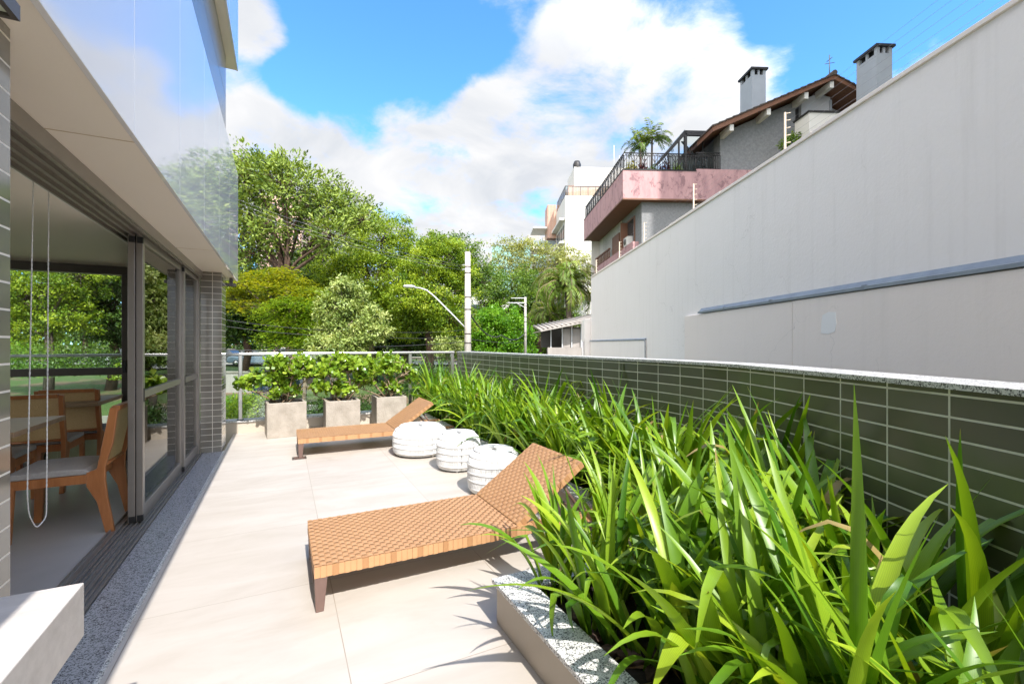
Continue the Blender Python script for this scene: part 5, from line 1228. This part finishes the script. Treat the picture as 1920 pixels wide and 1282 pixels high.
# palms
def palm(name, label, group, base, top, tr, nf, fl_, droop, seed, mat=None, leaflet=.35, llen=.5):
    r = np.random.default_rng(seed); base = Vector(base); top = Vector(top); t = thing(name, label, 'palm', base, 0, group)
    tp = top - base; mb = MB().tube([Vector((0, 0, -.3)), tp * .5 + Vector((tr * .3, 0, 0)), tp], [tr * 1.2, tr, tr * .8], 10); mb.build('trunk', M['bark'], t)
    C_, A_, N_, Ln_, R_ = [], [], [], [], []
    rb_ = MB()
    for k in range(nf):
        az = k * 2.4 + r.normal() * .2; el = r.uniform(-.25, 1.35); Lf = fl_ * r.uniform(.8, 1.15); pts = []; p = np.array(tp); n = 14; rn = r.uniform(.2, .8)
        for i in range(n + 1):
            s_ = i / n; e = el - droop * s_ ** 1.5 * (1.0 + .3 * r.random()); d = np.array([math.cos(e) * math.cos(az), math.cos(e) * math.sin(az), math.sin(e)]); pts.append(p.copy()); p = p + d * Lf / n
            if i > 1:
                sd = np.array([-math.sin(az), math.cos(az), 0])
                for sg in (-1, 1):
                    for q_ in range(2):
                        C_.append(pts[-1] - d * Lf / n * .5 * q_); A_.append(sd * sg * .8 + d * .7 + np.array([0, 0, -.35 + r.normal() * .18])); N_.append(np.cross(d, sd) + r.normal(size=3) * .15); Ln_.append(llen * (1 - .55 * s_) * r.uniform(.85, 1.1)); R_.append(np.clip(rn + r.normal() * .15, 0, 1))
        rb_.tube(pts, [.022 * (1 - .8 * i / n) * fl_ / 1.6 for i in range(n + 1)], 4, cap=False)
    rb_.build('frond_ribs', M['twig'], t)
    Ln_ = np.array(Ln_); leaves('fronds', np.array(C_), np.array(A_), np.array(N_), Ln_, Ln_ * .11 + .012, np.array(R_), mat or M['lf_palm'], t, .05)
    return t
palm('drooping_palm', 'large drooping street palm beside the white wall end', 'palms', ft(1075, 30), at(1062, 535, 30), .2, 44, 2.9, 2.1, 51, llen=.75)
palm('drooping_palm', 'lower palm with hanging fronds over the shed', 'palms', ft(1040, 33), at(1032, 590, 33), .18, 34, 2.4, 2.2, 52, llen=.7)
def hl(u, v, z): return HO + Matrix.Rotation(RZ, 3, 'Z') @ Vector((u, v, z))
palm('balcony_palm', 'left shorter palm on the pink balcony', 'palms on the balcony', hl(1.28, .9, 10.5), hl(1.28, .9, 12.6), .05, 13, 1.15, 1.5, 53, llen=.42)
palm('balcony_palm', 'right taller palm on the pink balcony, next to the conservatory', 'palms on the balcony', hl(1.95, 1.1, 10.5), hl(2.02, 1.1, 13.05), .06, 14, 1.5, 1.35, 54, llen=.48)
def bush(name, label, loc, size, n, lsz, mat, seed, group=None, asp=.45):
    r = np.random.default_rng(seed); size = np.array(size); d = unit(r.normal(size=(n, 3))); d[:, 2] = np.abs(d[:, 2]); lump = 1 + .22 * np.sin(d[:, 0] * 5 + seed) * np.cos(d[:, 1] * 6)
    C_ = d * size * (r.uniform(.55, 1.02, n) * lump)[:, None]; rn = np.clip(r.normal(.5, .22, n), 0, 1); ln = lsz * r.uniform(.7, 1.3, n)
    o = leaves(name, C_, d * .5 + r.normal(size=(n, 3)), d + np.array([0, 0, .5]) + r.normal(size=(n, 3)) * .4, ln, ln * asp, rn, mat); o.location = loc
    return tag(o, label, 'bush', group)
BG = 'plants in the balcony flower box'
bush('flower_box_bush', 'yellow-green bush at the railing corner of the pink balcony', hl(.62, .55, 10.6), (.48, .4, .85), 420, .14, M['lf_yflower'], 61, BG)
bush('flower_box_bush', 'dark red leaved bush left of the palms on the pink balcony', hl(1.25, .5, 10.6), (.34, .3, .95), 320, .18, M['lf_red'], 62, BG, .3)
bush('flower_box_bush', 'small green bush under the taller balcony palm', hl(1.85, .5, 10.6), (.35, .3, .7), 260, .14, M['lf_mid'], 63, BG)
bush('flower_box_bush', 'second dark red bush beside the conservatory glass', hl(2.55, .5, 10.6), (.38, .3, .95), 320, .18, M['lf_red'], 64, BG, .3)
bush('flower_box_bush', 'light green bush at the foot of the conservatory', hl(3.2, .5, 10.6), (.42, .3, .85), 320, .14, M['lf_palm'], 65, BG)
bush('wall_top_bush', "small green bush showing over the top of the neighbour's wall by the fence post", hl(8.7, -1.2, 11.7), (.7, .5, .75), 420, .2, M['lf_mid'], 66)
bush('garden_bush', 'shaded bush on the lawn left of the dark trunk, low in the garden window', at(70, 705, 20), (2.2, .8, 1.5), 3200, .12, M['lf_mid'], 81)
bush('garden_bush', 'dark bush at the foot of the dark trunk in the garden window', at(165, 700, 23), (1.9, .8, 1.5), 3000, .13, M['lf_dark'], 82)
bush('garden_bush', 'bright bush low behind the glass door panes', at(300, 710, 21), (1.8, .8, 1.3), 3000, .12, M['lf_bright'], 83)
bush('garden_bush', 'leafy bush low at the far left of the garden window', at(-20, 700, 22), (2.0, .8, 1.7), 3000, .12, M['lf_lime'], 84)
# hedges and low plants beyond the railing
bush('round_bush', 'sunny bright green bush behind the railing post at the left', at(472, 782, 13.5), (.85, .6, .75), 2600, .085, M['lf_bright'], 71)
bush('round_bush', 'green bush just beyond the railing at the tiled corner', at(420, 785, 13.8), (.7, .6, .70), 1800, .085, M['lf_lime'], 72)
bush('silver_bush', 'small silvery bush left of the first concrete planter', at(500, 782, 13.3), (.32, .3, .50), 900, .06, M['lf_grey'], 73)
bush('low_hedge', 'dark low hedge behind the concrete planters', at(640, 775, 15), (1.9, .5, .6), 3200, .10, M['lf_dark'], 74)
bush('low_hedge', 'shaded hedge behind the right end of the glass railing', at(800, 740, 17), (1.9, .6, 1.2), 3600, .11, M['lf_dark'], 75)
tree('young_tree', 'small grey-green young tree by the pavement, left of the pole foot', GP, ft(842, 24), at(842, 680, 24), LB(24, (840, 655, 18), (828, 645, 14), (852, 648, 14)), 120, 26, .12, .3, M['lf_pale'], M['twig'], .06, 'random', 27)
